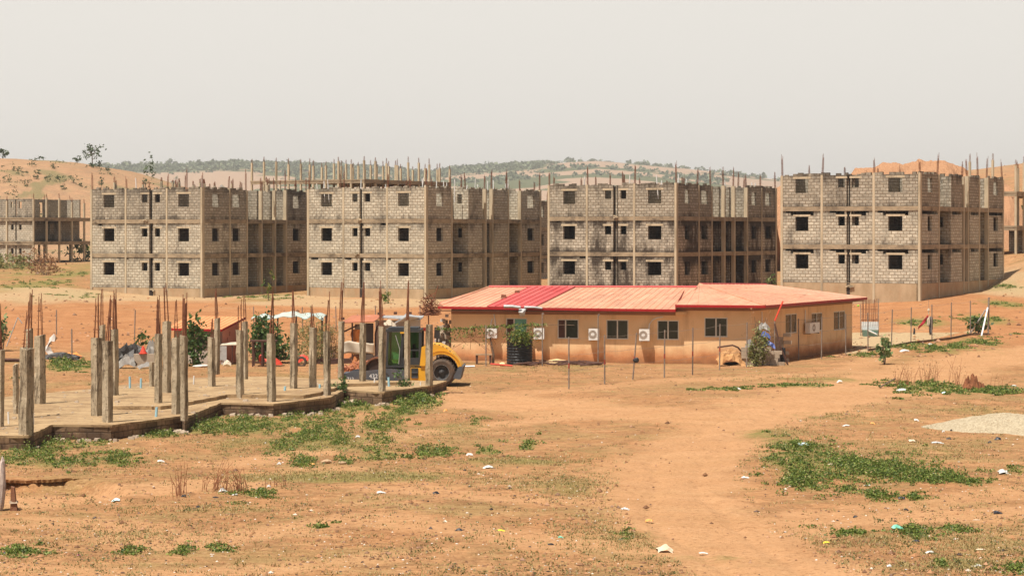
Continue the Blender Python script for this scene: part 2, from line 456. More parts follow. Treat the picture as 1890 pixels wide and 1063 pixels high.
def build_ground():
    t = np.concatenate([-np.geomspace(60, .36, 26), np.arange(-.35, .3501, .0013), np.geomspace(.36, 60, 26)])
    ys = [-700, -400, -200, -100, -50, -20, 0, 12, 22, 30, 36]
    y = 38.0
    while y < 270: ys.append(y); y *= 1.0045
    while y < 480: ys.append(y); y *= 1.008
    while y < 4300: ys.append(y); y *= 1.011
    ys += [4400, 4700, 5200, 6000, 9000]
    ys = np.array(ys)
    T, Y = np.meshgrid(t, ys)
    X = T*np.maximum(Y, 38)
    lim = 9000+np.abs(T)*10
    X = np.clip(X, -lim, lim)
    Z = height(X.ravel(), Y.ravel())
    for k in (0, 1):                              # wheel ruts worn into the two main tracks
        d = seg_dist(X.ravel(), Y.ravel(), [px2flat(*p) for p in TRACKS[k][0]])
        d = d+(fbm(X.ravel()/4, Y.ravel()/4, 91, 2)-.5)*.8
        Z = Z-.05*(np.exp(-((d-.75)/.22)**2)+np.exp(-((d-1.9)/.25)**2)*(k == 0))*(Y.ravel() < 160)
    far = (np.abs(X.ravel()) > np.maximum(1500, Y.ravel()*.45))
    Z = np.where(far, np.minimum(Z, 6.0), Z)
    n, m = Y.shape
    V = np.stack([X.ravel(), Y.ravel(), Z], 1)
    i = np.arange((n-1)*m).reshape(n-1, m)[:, :-1].ravel()
    Fq = np.stack([i, i+1, i+m+1, i+m], 1)
    me = bpy.data.meshes.new('ground')
    me.vertices.add(len(V)); me.vertices.foreach_set('co', V.ravel().astype(np.float32))
    me.loops.add(len(Fq)*4); me.loops.foreach_set('vertex_index', Fq.ravel().astype(np.int32))
    me.polygons.add(len(Fq)); me.polygons.foreach_set('loop_start', (np.arange(len(Fq))*4).astype(np.int32))
    me.polygons.foreach_set('use_smooth', [True]*len(Fq))
    me.update(calc_edges=True)
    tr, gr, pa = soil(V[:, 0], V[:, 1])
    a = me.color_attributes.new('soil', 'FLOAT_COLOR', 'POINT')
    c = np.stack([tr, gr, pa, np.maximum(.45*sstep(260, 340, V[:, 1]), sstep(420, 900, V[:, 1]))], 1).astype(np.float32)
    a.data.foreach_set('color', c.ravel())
    g = NT('laterite_soil', 1.0, .05)
    at_ = g.n('VertexColor', layer_name='soil')
    sp = g.n('SeparateColor'); g.l(at_.outputs['Color'], sp.inputs[0])
    tr_, gr_, pa_ = sp.outputs[0], sp.outputs[1], sp.outputs[2]
    p = g.pos(1, 1, 1); ps = g.pos(.5, 1.5, 1)
    big = g.noise(p, .09, 5, .6); mid = g.noise(p, .55, 7, .72, .3); fine = g.noise(p, 7.0, 5, .75)
    spk = g.noise(p, 2.1, 7, .78)
    col = g.mix(g.ramp(big, (.35, 0.), (.65, 1.)), (.425, .228, .107), (.36, .178, .078))
    col = g.mix(g.ramp(mid, (.44, 0.), (.60, .9)), col, (.28, .152, .071))
    col = g.mix(g.ramp(mid, (.57, 0.), (.70, .8)), col, (.235, .112, .052))
    patch = g.noise(g.pos(.6, .8, 1), .35, 7, .74)
    col = g.mix(g.ramp(patch, (.48, 0.), (.60, .7)), col, (.265, .185, .078))
    col = g.mix(g.ramp(mid, (.28, .6), (.42, 0.)), col, (.48, .295, .165))
    col = g.mix(g.ramp(spk, (.54, 0.), (.63, .7)), col, (.165, .085, .04))
    strk = g.noise(g.pos(.22, 1.3, 1), 1.0, 7, .75, .6)
    col = g.mix(g.ramp(strk, (.455, 0.), (.49, .55), (.52, 0.)), col, (.17, .082, .036))
    col = g.mix(g.ramp(strk, (.60, 0.), (.70, .6)), col, (.46, .27, .135))
    gp = g.n('NewGeometry'); sy = g.n('SeparateXYZ'); g.l(gp.outputs['Position'], sy.inputs[0])
    yy = g.math('DIVIDE', g.math('ADD', sy.outputs[1], g.math('MULTIPLY', g.math('SUBTRACT', mid, .5), 30.0)), 250.0)
    col = g.mix(g.ramp(yy, (.50, 0.), (.56, .8), (.74, .8), (.80, 0.)), col, g.mix(g.ramp(mid, (.40, 0.), (.62, 1.)), (.385, .178, .078), (.31, .132, .054)))
    col = g.mix(g.math('MULTIPLY', g.math('MULTIPLY', tr_, g.ramp(g.noise(p, .45, 7, .72), (.30, .6), (.52, 1.)), ), .85), col, g.mix(g.ramp(g.noise(ps, .5, 5, .65), (.35, 0.), (.7, 1.)), (.462, .26, .13), (.40, .214, .10)))
    gm = g.ramp(g.math('ADD', gr_, g.math('MULTIPLY', g.math('SUBTRACT', g.noise(p, 1.4, 6, .75), .5), .9)), (.28, 0.), (.62, .85))
    gmk = g.math('MULTIPLY', gm, g.ramp(gr_, (.02, 0.), (.12, 1.)))
    col = g.mix(gmk, col, g.mix(g.ramp(g.noise(p, 3.0, 4, .7), (.35, 0.), (.65, 1.)), (.225, .18, .062), (.14, .145, .042)))
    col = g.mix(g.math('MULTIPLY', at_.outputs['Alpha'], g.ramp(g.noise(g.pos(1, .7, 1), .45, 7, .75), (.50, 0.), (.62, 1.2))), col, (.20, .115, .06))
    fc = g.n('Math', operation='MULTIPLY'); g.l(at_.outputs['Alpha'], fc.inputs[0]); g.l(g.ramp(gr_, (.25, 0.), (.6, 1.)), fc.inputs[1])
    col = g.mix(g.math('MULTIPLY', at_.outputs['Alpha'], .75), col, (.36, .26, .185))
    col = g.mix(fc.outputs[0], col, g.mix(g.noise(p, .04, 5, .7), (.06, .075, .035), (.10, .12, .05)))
    col = g.mix(pa_, col, g.mix(g.ramp(fine, (.3, 0.), (.7, 1.)), (.44, .33, .19), (.36, .25, .14)))
    col = g.mix(g.ramp(fine, (.54, 0.), (.68, .75)), col, (.15, .07, .03))
    col = g.mix(g.ramp(fine, (.32, .6), (.43, 0.)), col, (.54, .34, .19))
    g.color(col)
    hh = g.math('ADD', g.math('MULTIPLY', mid, 1.2), g.math('MULTIPLY', fine, .45))
    g.bump(hh, 1.0, .12)
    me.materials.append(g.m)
    o = bpy.data.objects.new('ground', me)
    COL.objects.link(o)
    tag(o, kind='structure')
build_ground()

def gully_lip():
    r = random.Random(8); m = MB(); top, bot = [], []
    xs = list(range(-40, 196, 5))
    for px in xs:
        w_ = .42*(1-abs((px-70)/135)**3)+r.uniform(-.07, .07)
        if px > 120: w_ *= .7
        b = px2flat(px, 884); f = (b[0], b[1]-max(w_, .02))
        bk = (b[0], b[1]+.5); zb = hz(*bk)
        top.append(((bk[0], bk[1], zb-.015), (b[0], b[1]+.05, hz(b[0], b[1]+.25)+.03), (f[0], f[1], hz(b[0], b[1]+.25)+.0)))
        bot.append((f[0], f[1]+.02, hz(b[0], b[1]+.25)-.09))
    for i in range(len(xs)-1):
        for k in range(2): m.quad(top[i][k], top[i][k+1], top[i+1][k+1], top[i+1][k])
        m.quad(top[i][2], bot[i], bot[i+1], top[i+1][2])
        bb = lambda j: (bot[j][0], bot[j][1]+.7, bot[j][2]-.06)
        m.quad(bot[i], bb(i), bb(i+1), bot[i+1])
    o = m.build('ground_ledge', bpy.data.materials['laterite_soil'], None, None, smooth=False)
    tag(o, kind='structure')
gully_lip()
# ------------------------------------------------------------------ unfinished block buildings
SOOT = (.035, .026, .02)
BLK = [m_block('block_pale', (.62, .56, .435), (.455, .40, .305), (.27, .195, .12), SOOT, .66, .545),
       m_block('block_weathered', (.47, .415, .325), (.33, .285, .215), (.19, .14, .085), SOOT, .75, .54),
       m_block('block_sooty', (.57, .505, .40), (.36, .31, .235), (.17, .12, .075), (.045, .033, .024), .95, .435)]
INNER_SHADE = m_block('block_inner_shade', (.24, .20, .155), (.17, .14, .105), (.10, .07, .045), SOOT, .8, .5)  # inner blocks darkened: room shade mixed into the colour so windows read black
CONC = m_plain('beam_concrete', (.38, .29, .185), (.21, .16, .105), 1.3, .95, bump=.5, dirt=(.05, .036, .026), dirt_amt=1.0, zs=2.2, dlo=.43)
CONC2 = m_plain('pillar_concrete', (.52, .425, .29), (.40, .325, .215), 2.2, .95, bump=.3, dirt=(.13, .10, .065), dirt_amt=.85, zs=.3, dlo=.46)
PLINTH = m_plain('plinth_render', (.45, .325, .20), (.33, .23, .13), 1.1, .95, bump=.4, dirt=(.40, .20, .09), dirt_amt=.8, zs=.6)
TAR = m_plain('shaft_black', (.05, .035, .028), (.03, .022, .018), 2.0, .9)  # near-black colour of the pipe shaft and the strip below it
RUST = m_plain('rebar_rust', (.25, .095, .045), (.14, .055, .03), 8.0, .8)
PVC = m_plain('pvc_pipe', (.72, .70, .66), (.62, .6, .56), 3.0, .45)
BLUEPIPE = m_plain('blue_pvc_pipe', (.33, .55, .62), (.28, .47, .55), 3.0, .45)

def rebar_bundle(x, y, z, h, lean=.05, n=4, r=.016, spread=.065):
    m = MB()
    tx, ty = random.uniform(-lean, lean)*h, random.uniform(-lean, lean)*h
    pts = []
    for k in range(n):
        a = 2*math.pi*(k+.5)/n
        bx, by = x+spread*math.cos(a), y+spread*math.sin(a)
        hh = h*random.uniform(.72, 1.0)
        e = random.uniform(.2, 1.1)
        m.tube([(bx, by, z-.1), (bx+tx*.5, by+ty*.5, z+hh*.55), (x+spread*e*math.cos(a)+tx, y+spread*e*math.sin(a)+ty, z+hh)], r, 5)
    for q in (.12, .3, .55):
        if random.random() < .75:
            s = spread*1.15
            m.box(x-s+tx*q, x+s+tx*q, y-s+ty*q, y-s+.02+ty*q, z+h*q, z+h*q+.02)
            m.box(x-s+tx*q, x-s+.02+tx*q, y-s+.03+ty*q, y+s+ty*q, z+h*q, z+h*q+.02)
    return m

def solve(cx, lx, rx, d, th):
    c = Vector(((cx-CX)*d/F, d))
    l, r = (lx-CX)/F, (rx-CX)/F
    W = (c.x-l*d)/(math.cos(th)+l*math.sin(th))
    D = (r*d-c.x)/(math.sin(th)-r*math.cos(th))
    return c, W, D

S = 3.1
def building(label, cx, lx, rx, d, th, f0_py, fr, segs, fins, cols_front, cols_side, mats, top=2.72, rebar_n=22, group=None, gaps=False, stubs=0, detail=True):
    """three storeys of hollow block between cast pillars and ring beams; local x runs along the front, y back along the shaded side"""
    th = R(th)
    c, W, D = solve(cx, lx, rx, d, th)
    z0 = CAMH-(f0_py-HZ)*d/F
    root = empty('unfinished_building', (c.x, c.y, z0), -th, label, 'building', group)
    T = 2*S+top
    big1, sm1, shaft, sm2, big2 = fr
    rd = 1.7                                     # depth of the balcony recesses
    # plinth
    m = MB(); m.wall((-W, 0), (0, 0), -3.2, 0, t=.3); m.wall((0, 0), (0, D), -3.2, 0, t=.3); m.wall((0, D), (-W, D), -3.2, 0, t=.3); m.wall((-W, D), (-W, 0), -3.2, 0, t=.3)
    m.build('plinth', PLINTH, root)
    for k in range(3):
        zb = k*S+.02
        zt = zb+(S-.37 if k < 2 else top)
        mt = mats[k]
        hs, he = zb+1.12, zb+2.28
        holes = []
        for a, b in (big1, big2): holes.append((a*W, b*W, hs, he))
        for a, b in (sm1, sm2): holes.append((a*W, b*W, hs+.42, he))
        holes.append((shaft[0]*W, shaft[1]*W, zb, zt))
        if gaps and k < 2:
            holes = [h if h[3] > zt-.01 else h for h in holes]
            for a, b in ((.03, .07), (.07, .24), (.355, .40), (.40, .465), (.51, .62), (.62, .64), (.70, .74), (.74, .92)):
                holes.append((a*W, b*W, zt-(.36 if b-a > .05 else .16), zt-.005))
        if not gaps and k < 2 and detail:
            for _ in range(7):
                u = random.uniform(.3, W-1.2)
                wd_ = random.uniform(.35, .9)
                if all(u+wd_ < h[0]-.02 or u > h[1]+.02 for h in holes): holes.append((u, u+wd_, zt-random.choice([.07, .11, .2]), zt-.004))
        m = MB(); m.wall((-W, 0), (0, 0), zb, zt, sorted(holes))
        if k == 2: m.jag((-W+.3, 0), (-.3, 0), zt)
        m.build('front_wall', mt, root)
        # lintels over the windows
        if detail:
            for a, b in (big1, sm1, sm2, big2):
                m = MB(); m.box(-W+a*W-.2, -W+b*W+.2, -.006, .1, he+.004, he+.17)
                m.build('lintel', CONC2, root)
        # shaded side, in stretches with recesses between
        for (a, b, wins) in segs:
            m = MB()
            h2 = [((p-a)*D, (q-a)*D, hs+(.0), he) for p, q in wins]
            if gaps and k < 2: h2.append((.25, (b-a)*D-.25, zt-.28, zt-.005))
            m.wall((0, a*D), (0, b*D), zb, zt, h2)
            if k == 2: m.jag((0, a*D), (0, b*D), zt)
            m.build('side_wall', mt, root)
        for (a, b, wins), (a2, b2, _w) in zip(segs[:-1], segs[1:]):
            m = MB()
            m.wall((-rd, b*D+.02), (-rd, a2*D-.24), zb, zt, [((a2-b)*D*.3, (a2-b)*D*.3+.9, zb, zb+2.1)] if (a2-b)*D > 3 else ())
            m.build('recess_wall', mt, root)
            m = MB()
            wd = [(.5, 1.0, hs+.3, he)] if (a2-b) < .16 and fins is None and b < .3 else ()
            m.wall((-rd, a2*D), (-.24, a2*D), zb, zt, wd)
            if k == 2: m.jag((-rd, a2*D), (-.24, a2*D), zt)
            m.build('recess_end_wall', mt, root)
            m = MB(); m.wall((-.24, b*D-.225), (-rd, b*D-.225), zb, zt)
            m.build('recess_end_wall', mt, root)
        for fv in (fins or ()):
            m = MB(); m.wall((-rd, fv*D), (-.55, fv*D), zb, zt)
            m.build('recess_fin_wall', mt, root)
        # rear, far gable and inner partitions
        m = MB()
        m.wall((-.24, D), (-W, D), zb, zt, [(1.2, 2.4, hs, he), (W*.6, W*.6+1.2, hs, he)])
        m.build('rear_wall', mt, root)
        m = MB(); m.wall((-W, D-.24), (-W, .24), zb, zt, [(2, 3.2, hs, he), (8, 9.2, hs, he)])
        m.build('far_wall', mt, root)
        m = MB()
        for a in (big1[0], sm1[0]-.03, shaft[1]+.01, big2[0]):
            x = -W+a*W-.32
            m.box(x-.16, x, .24, D*.24-.02, zb, zt)
        m.build('partition_wall', mt if k == 2 else INNER_SHADE, root)
        m = MB()
        m.wall((-W+.24, D*.24), (-rd-.02, D*.24), zb, zt, [(W*.35, W*.35+.9, zb, zb+2.1)], .16)
        m.build('cross_wall', mt if k == 2 else INNER_SHADE, root)
        m = MB()
        m.wall((-W+.24, D*.62), (-rd-.02, D*.62), zb, zt, [(W*.5, W*.5+.9, zb, zb+2.1)], .16)
        m.build('cross_wall', mt if k == 2 else INNER_SHADE, root)
        m = MB()
        m.wall((-3.1, .24), (-3.1, D-.24), zb, zt, (), .15)
        m.build('corridor_wall', mt if k == 2 else INNER_SHADE, root)
        for (a, b, wins) in segs:
            for p, q in wins:
                m = MB(); y = q*D+.5
                if y > D-.5: continue
                m.wall((-2.95 if y < b*D-.3 else -1.9, y), (-.245, y), zb, zt, (), .15)
                m.build('room_wall', mt if k == 2 else INNER_SHADE, root)
        m = MB()
        for a, b in (big1, sm1, sm2, big2):
            x = -W+b*W+.75
            if x < -3.3: m.box(x-.14, x, .24, D*.24-.02, zb, zt)
        m.wall((-W+.24, 2.7), (-3.12, 2.7), zb, zt, (), .14)
        m.build('room_wall', mt if k == 2 else INNER_SHADE, root)
        # floor plate and ring beam
        if k < 2:
            zc = zt+.003
            m = MB(); m.box(-W+.25, -.25, .25, D-.25, zc+.12, zc+.34)
            m.build('floor_slab', CONC, root)
            m = MB()
            pr = .04
            m.box(-W-pr, pr, -pr, .24, zc, zc+.36); m.box(-.24, pr, .242, D+pr, zc, zc+.36)
            m.box(-W-pr, -.242, D-.24, D+pr, zc, zc+.36); m.box(-W-pr, -W+.24, .242, D-.242, zc, zc+.36)
            m.build('ring_beam', CONC, root)
    # pipe shaft behind the slot in the front
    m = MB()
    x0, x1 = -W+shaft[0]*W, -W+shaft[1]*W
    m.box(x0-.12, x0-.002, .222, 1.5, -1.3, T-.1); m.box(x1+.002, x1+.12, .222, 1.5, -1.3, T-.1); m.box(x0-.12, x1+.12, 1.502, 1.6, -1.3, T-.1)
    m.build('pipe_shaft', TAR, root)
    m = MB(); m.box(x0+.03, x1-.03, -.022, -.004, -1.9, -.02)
    m.build('dark_strip', TAR, root)  # thin near-black strip on the plinth face under the slot
    # pillars
    tops = []
    for a in cols_front:
        x = -W+a*W
        m = MB(); x0_, x1_ = max(x-.095, -W-.05), min(x+.095, .05)
        if a <= 0: x0_, x1_ = -W-.05, -W+.15
        if a >= 1: x0_, x1_ = -.15, .05
        h = T+random.uniform(.0, .18)
        m.box(x0_, x1_, -.05, .3, -3.2, h)
        m.build('pillar', CONC2, root); tops.append(((x0_+x1_)/2, .12, h))
    for a in cols_side:
        y = a*D
        m = MB(); h = T+random.uniform(-.05, .15)
        y0, y1 = (y-.095, y+.095) if a < 1 else (D-.2, D+.05)
        m.box(-.3, .05, y0, y1, -3.2, h)
        m.build('pillar', CONC2, root); tops.append((-.13, y, h))
    # bars left standing for the next pour
    k = 0
    for (x, y, h) in tops:
        rebar_bundle(x, y, h, random.uniform(1.1, 2.1)).build('rebar', RUST, root); k += 1
    while k < rebar_n:
        x, y = random.choice([(random.uniform(-W, 0), random.choice([D*.24, D*.62, D-.1])), (random.choice([-W+.1, -W*.68, -W*.32, -rd]), random.uniform(0, D))])
        if stubs and random.random() < stubs:
            m = MB(); hh = random.uniform(.35, .9)
            m.box(x-.08, x+.08, y-.08, y+.08, T-.1, T+hh); m.build('pillar_stub', CONC2, root)
            rebar_bundle(x, y, T+hh, random.uniform(.3, .7)).build('rebar', RUST, root)
        else:
            rebar_bundle(x, y, T-.1, random.uniform(.9, 2.0)).build('rebar', RUST, root)
        k += 1
    return root, W, D, T

A_SEGS = lambda s1, s2, w: [(0, s1, w[:2]), (s2, 1, w[2:])]
# far-to-near order along the row
b1, W1, D1, T1 = building('sooty-banded block shell closest to the orange hill, its top a thicket of short pillar stubs', 373, 168, 567, 194, 29, 533,
    ((.115, .215), (.465, .515), (.53, .57), (.58, .628), (.79, .885)), A_SEGS(.41, .79, [(.09, .155), (.275, .345), (.855, .925)]), (.55, .68), (0, .32, .69, 1), (.25, .41, .55, .68, .79, 1.0),
    (BLK[0], BLK[0], BLK[1]), stubs=.6, rebar_n=46, group='unfinished block buildings in the front row')
b2, W2, D2, T2 = building('palest block shell behind the road roller, white pipes leaning along its roof edge', 786, 568, 998, 191, 31, 534,
    ((.118, .21), (.385, .43), (.447, .482), (.487, .537), (.77, .86)), [(0, .21, [(.085, .14)]), (.35, .47, []), (.575, .70, []), (.815, 1, [(.875, .94)])], None, (0, .31, .68, 1), (.21, .5, .56, .70, .815, 1.0),
    (BLK[0], BLK[0], BLK[0]), rebar_n=20, group='unfinished block buildings in the front row')
b3, W3, D3, T3 = building('darkest soot-streaked block shell rising straight behind the red roof of the bungalow', 1248, 1012, 1433, 186, 31, 533,
    ((.12, .215), (.45, .50), (.515, .553), (.572, .617), (.785, .887)), A_SEGS(.335, .69, [(.08, .125), (.235, .30), (.735, .785), (.88, .94)]), (.46, .56), (0, .31, .68, 1), (.21, .335, .46, .56, .69, .84, 1.0),
    (BLK[2], BLK[2], BLK[1]), rebar_n=26, group='unfinished block buildings in the front row')
b4, W4, D4, T4 = building('block shell before the rubble mound, with black gaps left open under its ring beams', 1698, 1442, 1852, 173, 31, 524,
    ((.105, .20), (.418, .467), (.478, .506), (.517, .568), (.777, .877)), [(0, .21, [(.085, .135)]), (.35, .48, []), (.575, .69, []), (.80, 1, [(.87, .93)])], None, (0, .30, .675, 1), (.21, .5, .555, .69, .80, 1.0),
    (BLK[0], BLK[0], BLK[1]), top=2.55, rebar_n=14, gaps=True, group='unfinished block buildings in the front row')
r3, W5, D5, T5 = building('block shell mostly hidden behind the palest shell, its dark end wall showing in the gap', 850, 640, 1012, 226, 31, 529,
    ((.115, .215), (.465, .515), (.53, .57), (.58, .628), (.79, .885)), A_SEGS(.41, .72, [(.09, .155), (.275, .345), (.9, .95)]), (.55, .68), (0, .32, .69, 1), (.25, .41, .55, .72, 1.0),
    (BLK[0], BLK[1], BLK[1]), rebar_n=30, detail=False, group='unfinished block buildings in the rear row')
# loose white pipes sticking out of the roofs
def roof_pipes(root, W, D, T, n):
    for k in range(n):
        x = random.uniform(-W*.95, -.3); y = random.choice([.5, .7, D*.3, D*.6])
        if k % 2: x, y = random.uniform(-2.2, -.4), random.uniform(.1, D*.95)
        m = MB(); h = random.uniform(.5, 1.1)
        m.tube([(x, y, T-1.2), (x+random.uniform(-.25, .25), y+random.uniform(-.2, .2), T+h)], .045, 6)
        m.build('pipe', PVC, root)
roof_pipes(b2, W2, D2, T2, 20); roof_pipes(b3, W3, D3, T3, 12); roof_pipes(r3, W5, D5, T5, 8); roof_pipes(b1, W1, D1, T1, 3)
# odd pipe elbows and broken blocks on the front faces
def rubble_on(root, W, pts):
    for (fx, z) in pts:
        m = MB(); x = -W+fx*W
        for k in range(5):
            a = x+random.uniform(-.25, .25); b = z+random.uniform(-.05, .12)
            m.box(a-.09, a+.09, -.16, -.03, b, b+.1)
        m.build('broken_block', CONC2, root)
rubble_on(b1, W1, [(.5, S*2-.1), (.56, -.25)]); rubble_on(b3, W3, [(.54, S*2-.08), (.56, .05)]); rubble_on(b4, W4, [(.5, -.35), (.53, -.4)]); rubble_on(b2, W2, [(.43, S*1-.1), (.46, S*2-.1)])

# ------------------------------------------------------------------ open pillar-and-slab frames
def frame_building(label, cx, lx, rx, d, th, f0_py, levels, nf, ns, st=S, stub=2.0, walls=(), group=None, base=-4):
    th = R(th)
    c, W, D = solve(cx, lx, rx, d, th)
    z0 = CAMH-(f0_py-HZ)*d/F
    root = empty('concrete_frame_building', (c.x, c.y, z0), -th, label, 'building', group)
    T = levels*st
    m = MB(); m.box(-W, 0, 0, D, -3.0, -.05); m.build('plinth', PLINTH, root)
    for k in range(1, levels+1):
        m = MB(); m.box(-W-.15, .15, -.15, D+.15, k*st-.16, k*st); m.build('floor_slab', CONC, root)
        m = MB()
        m.box(-W-.12, .12, -.12, .12, k*st-.45, k*st-.163); m.box(-.12, .12, .122, D+.12, k*st-.45, k*st-.163); m.box(-W-.12, -.122, D-.12, D+.12, k*st-.45, k*st-.163)
        m.build('ring_beam', CONC, root)
    spots = [(-W*i/nf, 0) for i in range(nf+1)]+[(0, D*i/ns) for i in range(1, ns+1)]+[(-W*i/nf, D) for i in range(1, nf+1)]+[(-W*i/nf, D*.5) for i in range(1, nf)]
    for (x, y) in spots:
        m = MB(); h = T+stub*random.uniform(.75, 1.08)
        m.box(x-.105, x+.105, y-.105, y+.105, -.05, h); m.build('pillar', CONC2, root)
        rebar_bundle(x, y, h, random.uniform(.5, .9), spread=.06, n=3).build('rebar', RUST, root)
    for (p0, p1, k, holes, mt) in walls:
        m = MB(); m.wall(p0(W, D), p1(W, D), k*st+.003, (k+1)*st-.453 if k < levels else k*st+2.4, holes)
        m.build('infill_wall', BLK[mt], root)
    return root, W, D
frame_building('bare pillar-and-slab frame with tall pillar stubs, beyond the gap between the two shells', 672, 465, 830, 255, 31, 491, 3, 9, 8, 3.4, 2.15,
    walls=[(lambda W, D: (-W, D), lambda W, D: (-W, 0), 0, (), 0)], group='unfinished block buildings in the rear row')
frame_building('pillar-and-slab frame on the slope past the gap-riddled shell, half out of view', 1875, 1790, 1960, 212, 31, 480, 2, 2, 6, 3.35, 2.9, walls=[(lambda W, D: (-W, D*.8), lambda W, D: (0, D*.8), 0, (), 1)])
frame_building('distant half-walled frame building under the orange hill', 62, -130, 178, 280, 31, 490, 2, 4, 5, 3.1, 2.4,
    walls=[(lambda W, D: (-W, .1), lambda W, D: (-.2, .1), 0, [(8, 9.2, 1.1, 2.3), (14.6, 15.1, 1.5, 2.2), (15.4, 15.65, .05, 2.6), (16.0, 16.5, 1.5, 2.2)], 0), (lambda W, D: (-W, .1), lambda W, D: (-.2, .1), 1, [(8, 9.2, 4.2, 5.4), (14.6, 15.1, 4.6, 5.3), (15.4, 15.65, 3.2, 5.6), (16.0, 16.5, 4.6, 5.3)], 0),
           (lambda W, D: (-W, .1), lambda W, D: (-.2, .1), 2, [(8, 9.2, 7.3, 8.3), (14.6, 15.0, 7.5, 8.2), (15.4, 15.65, 6.3, 8.5), (16.0, 16.6, 7.4, 8.3)], 1), (lambda W, D: (-3.2, D*.45), lambda W, D: (-.3, D*.45), 1, [(1, 1.7, 4, 5.4)], 1), (lambda W, D: (-2.5, D*.75), lambda W, D: (-.3, D*.75), 2, (), 1),
           (lambda W, D: (-W, 2.2), lambda W, D: (-3.1, 2.2), 0, (), 1), (lambda W, D: (-W, 2.2), lambda W, D: (-3.1, 2.2), 1, (), 1), (lambda W, D: (-3, 1.2), lambda W, D: (-3, D), 1, [(1, 1.8, 3.2, 5.2)], 1), (lambda W, D: (-3, 1.2), lambda W, D: (-3, D), 2, [(3, 3.8, 6.3, 8.2)], 1)])
# ------------------------------------------------------------------ bungalow with the red sheet roof
def m_plaster():
    t = NT('bungalow_plaster', .92, .15)
    p = t.pos()
    g = t.n('NewGeometry'); s = t.n('SeparateXYZ'); t.l(g.outputs['Position'], s.inputs[0])
    f = t.noise(p, .7, 5, .6)
    col = t.mix(t.ramp(f, (.3, 0.), (.7, 1.)), (.80, .535, .295), (.72, .465, .245))
    zz = t.math('ADD', s.outputs[2], t.math('MULTIPLY', t.math('SUBTRACT', t.noise(p, 1.1, 6, .7), .5), 1.1))
    col = t.mix(t.ramp(zz, (.35, .9), (.95, 0.)), col, (.48, .185, .07))       # splashed laterite
    col = t.mix(t.ramp(zz, (.02, .75), (.42, 0.)), col, (.20, .10, .05))
    st = t.noise(t.pos(1.5, 1.5, .25), 1.0, 6, .7)
    col = t.mix(t.ramp(st, (.52, 0.), (.70, .5)), col, (.40, .23, .12))
    t.color(col); t.bump(t.noise(p, 9, 4, .6), .2, .02)
    return t.m
PLASTER = m_plaster()
def m_roof(nm, c1, c2, c3):
    t = NT(nm, .55, .35)
    g = t.n('NewGeometry'); sp_ = t.n('SeparateXYZ'); t.l(g.outputs['Position'], sp_.inputs[0])
    sx_ = t.math('SUBTRACT', sp_.outputs[0], t.math('MULTIPLY', sp_.outputs[1], .52))
    cb = t.n('CombineXYZ'); t.l(t.math('MULTIPLY', sx_, 1.25), cb.inputs[0]); t.l(t.math('MULTIPLY', sp_.outputs[1], .12), cb.inputs[1])
    pn = t.noise(cb.outputs[0], 1.0, 3, .6); n = t.noise(t.pos(), .9, 7, .72); n2 = t.noise(t.pos(), 5, 6, .75)
    col = t.mix(t.ramp(pn, (.38, 0.), (.46, 1.), (.54, .2), (.62, 1.)), c1, c2)
    col = t.mix(t.ramp(n, (.46, 0.), (.62, .8)), col, c3)
    col = t.mix(t.ramp(n2, (.60, 0.), (.70, .6)), col, tuple(q*.55 for q in c3))
    t.color(col)
    return t.m
ROOF = m_roof('roof_sheet_faded', (.60, .31, .195), (.53, .245, .145), (.40, .205, .13))
ROOFRED = m_plain('roof_sheet_red', (.53, .10, .09), (.45, .065, .06), .5, .5, spec=.4, dirt=(.52, .16, .12), dirt_amt=.5)
FASCIA = m_plain('fascia_red', (.36, .014, .014), (.30, .012, .012), 2, .5)
SOFFIT = m_plain('soffit_board', (.34, .17, .10), (.28, .14, .08), 1.5, .85)
FRAME = m_plain('window_frame_alu', (.62, .57, .48), (.55, .5, .42), 3, .5)
GLASS = NT('window_glass', .12, .6).color((.012, .022, .014)).m
GLASSG = NT('window_glass_green', .2, .5).color((.13, .33, .24)).m
CURT = m_plain('curtain_brown', (.10, .045, .03), (.07, .03, .02), 3, .9)
ACW = m_plain('unit_casing', (.74, .71, .66), (.66, .63, .57), 3, .5)
GRILLE = m_plain('fan_grille', (.36, .29, .23), (.25, .2, .16), 6, .6)
GALV = m_plain('galvanised_sheet', (.52, .52, .51), (.40, .40, .39), 4, .35, metal=.35, spec=.5, dirt=(.30, .2, .13), dirt_amt=.4)
STEEL = m_plain('post_steel', (.27, .22, .18), (.18, .13, .10), 5, .7, bump=.1)
BLACKP = m_plain('black_plastic', (.022, .024, .026), (.03, .03, .033), 2, .5)
A, B, C = Vector((-3.42, 122.0)), Vector((13.23, 119.5)), Vector((20.75, 132.2))
dAB = (B-A).normalized(); nAB = Vector((dAB.y, -dAB.x)); dBC = (C-B).normalized(); nBC = Vector((dBC.y, -dBC.x))
HO = (A.x, A.y, 0.0)
house = empty('bungalow', HO, 0, 'long orange-plastered bungalow with a faded red sheet roof and one brighter red patch', 'house')
def hit(p0, d, px):
    """how far along p0 + d*u the photo column px falls"""
    k = (px-CX)/F
    return (k*p0.y-p0.x)/(d.x-k*d.y)
def zat(p0, d, u, py): return CAMH-(py-HZ)*(p0.y+d.y*u)/F
EH, WH, SOFZ = 3.02, 3.24, 2.86
wins_f = [(934, 973, 587, 625, 0), (1029, 1068, 589, 625, 1), (1119, 1160, 590, 626, 2), (1213, 1253, 591, 627, 2), (1300, 1343, 586, 622, 2)]
wins_s = [(1450, 1471, 579, 615, 2), (1498, 1518, 577, 611, 2), (1539, 1560, 574, 609, 2)]
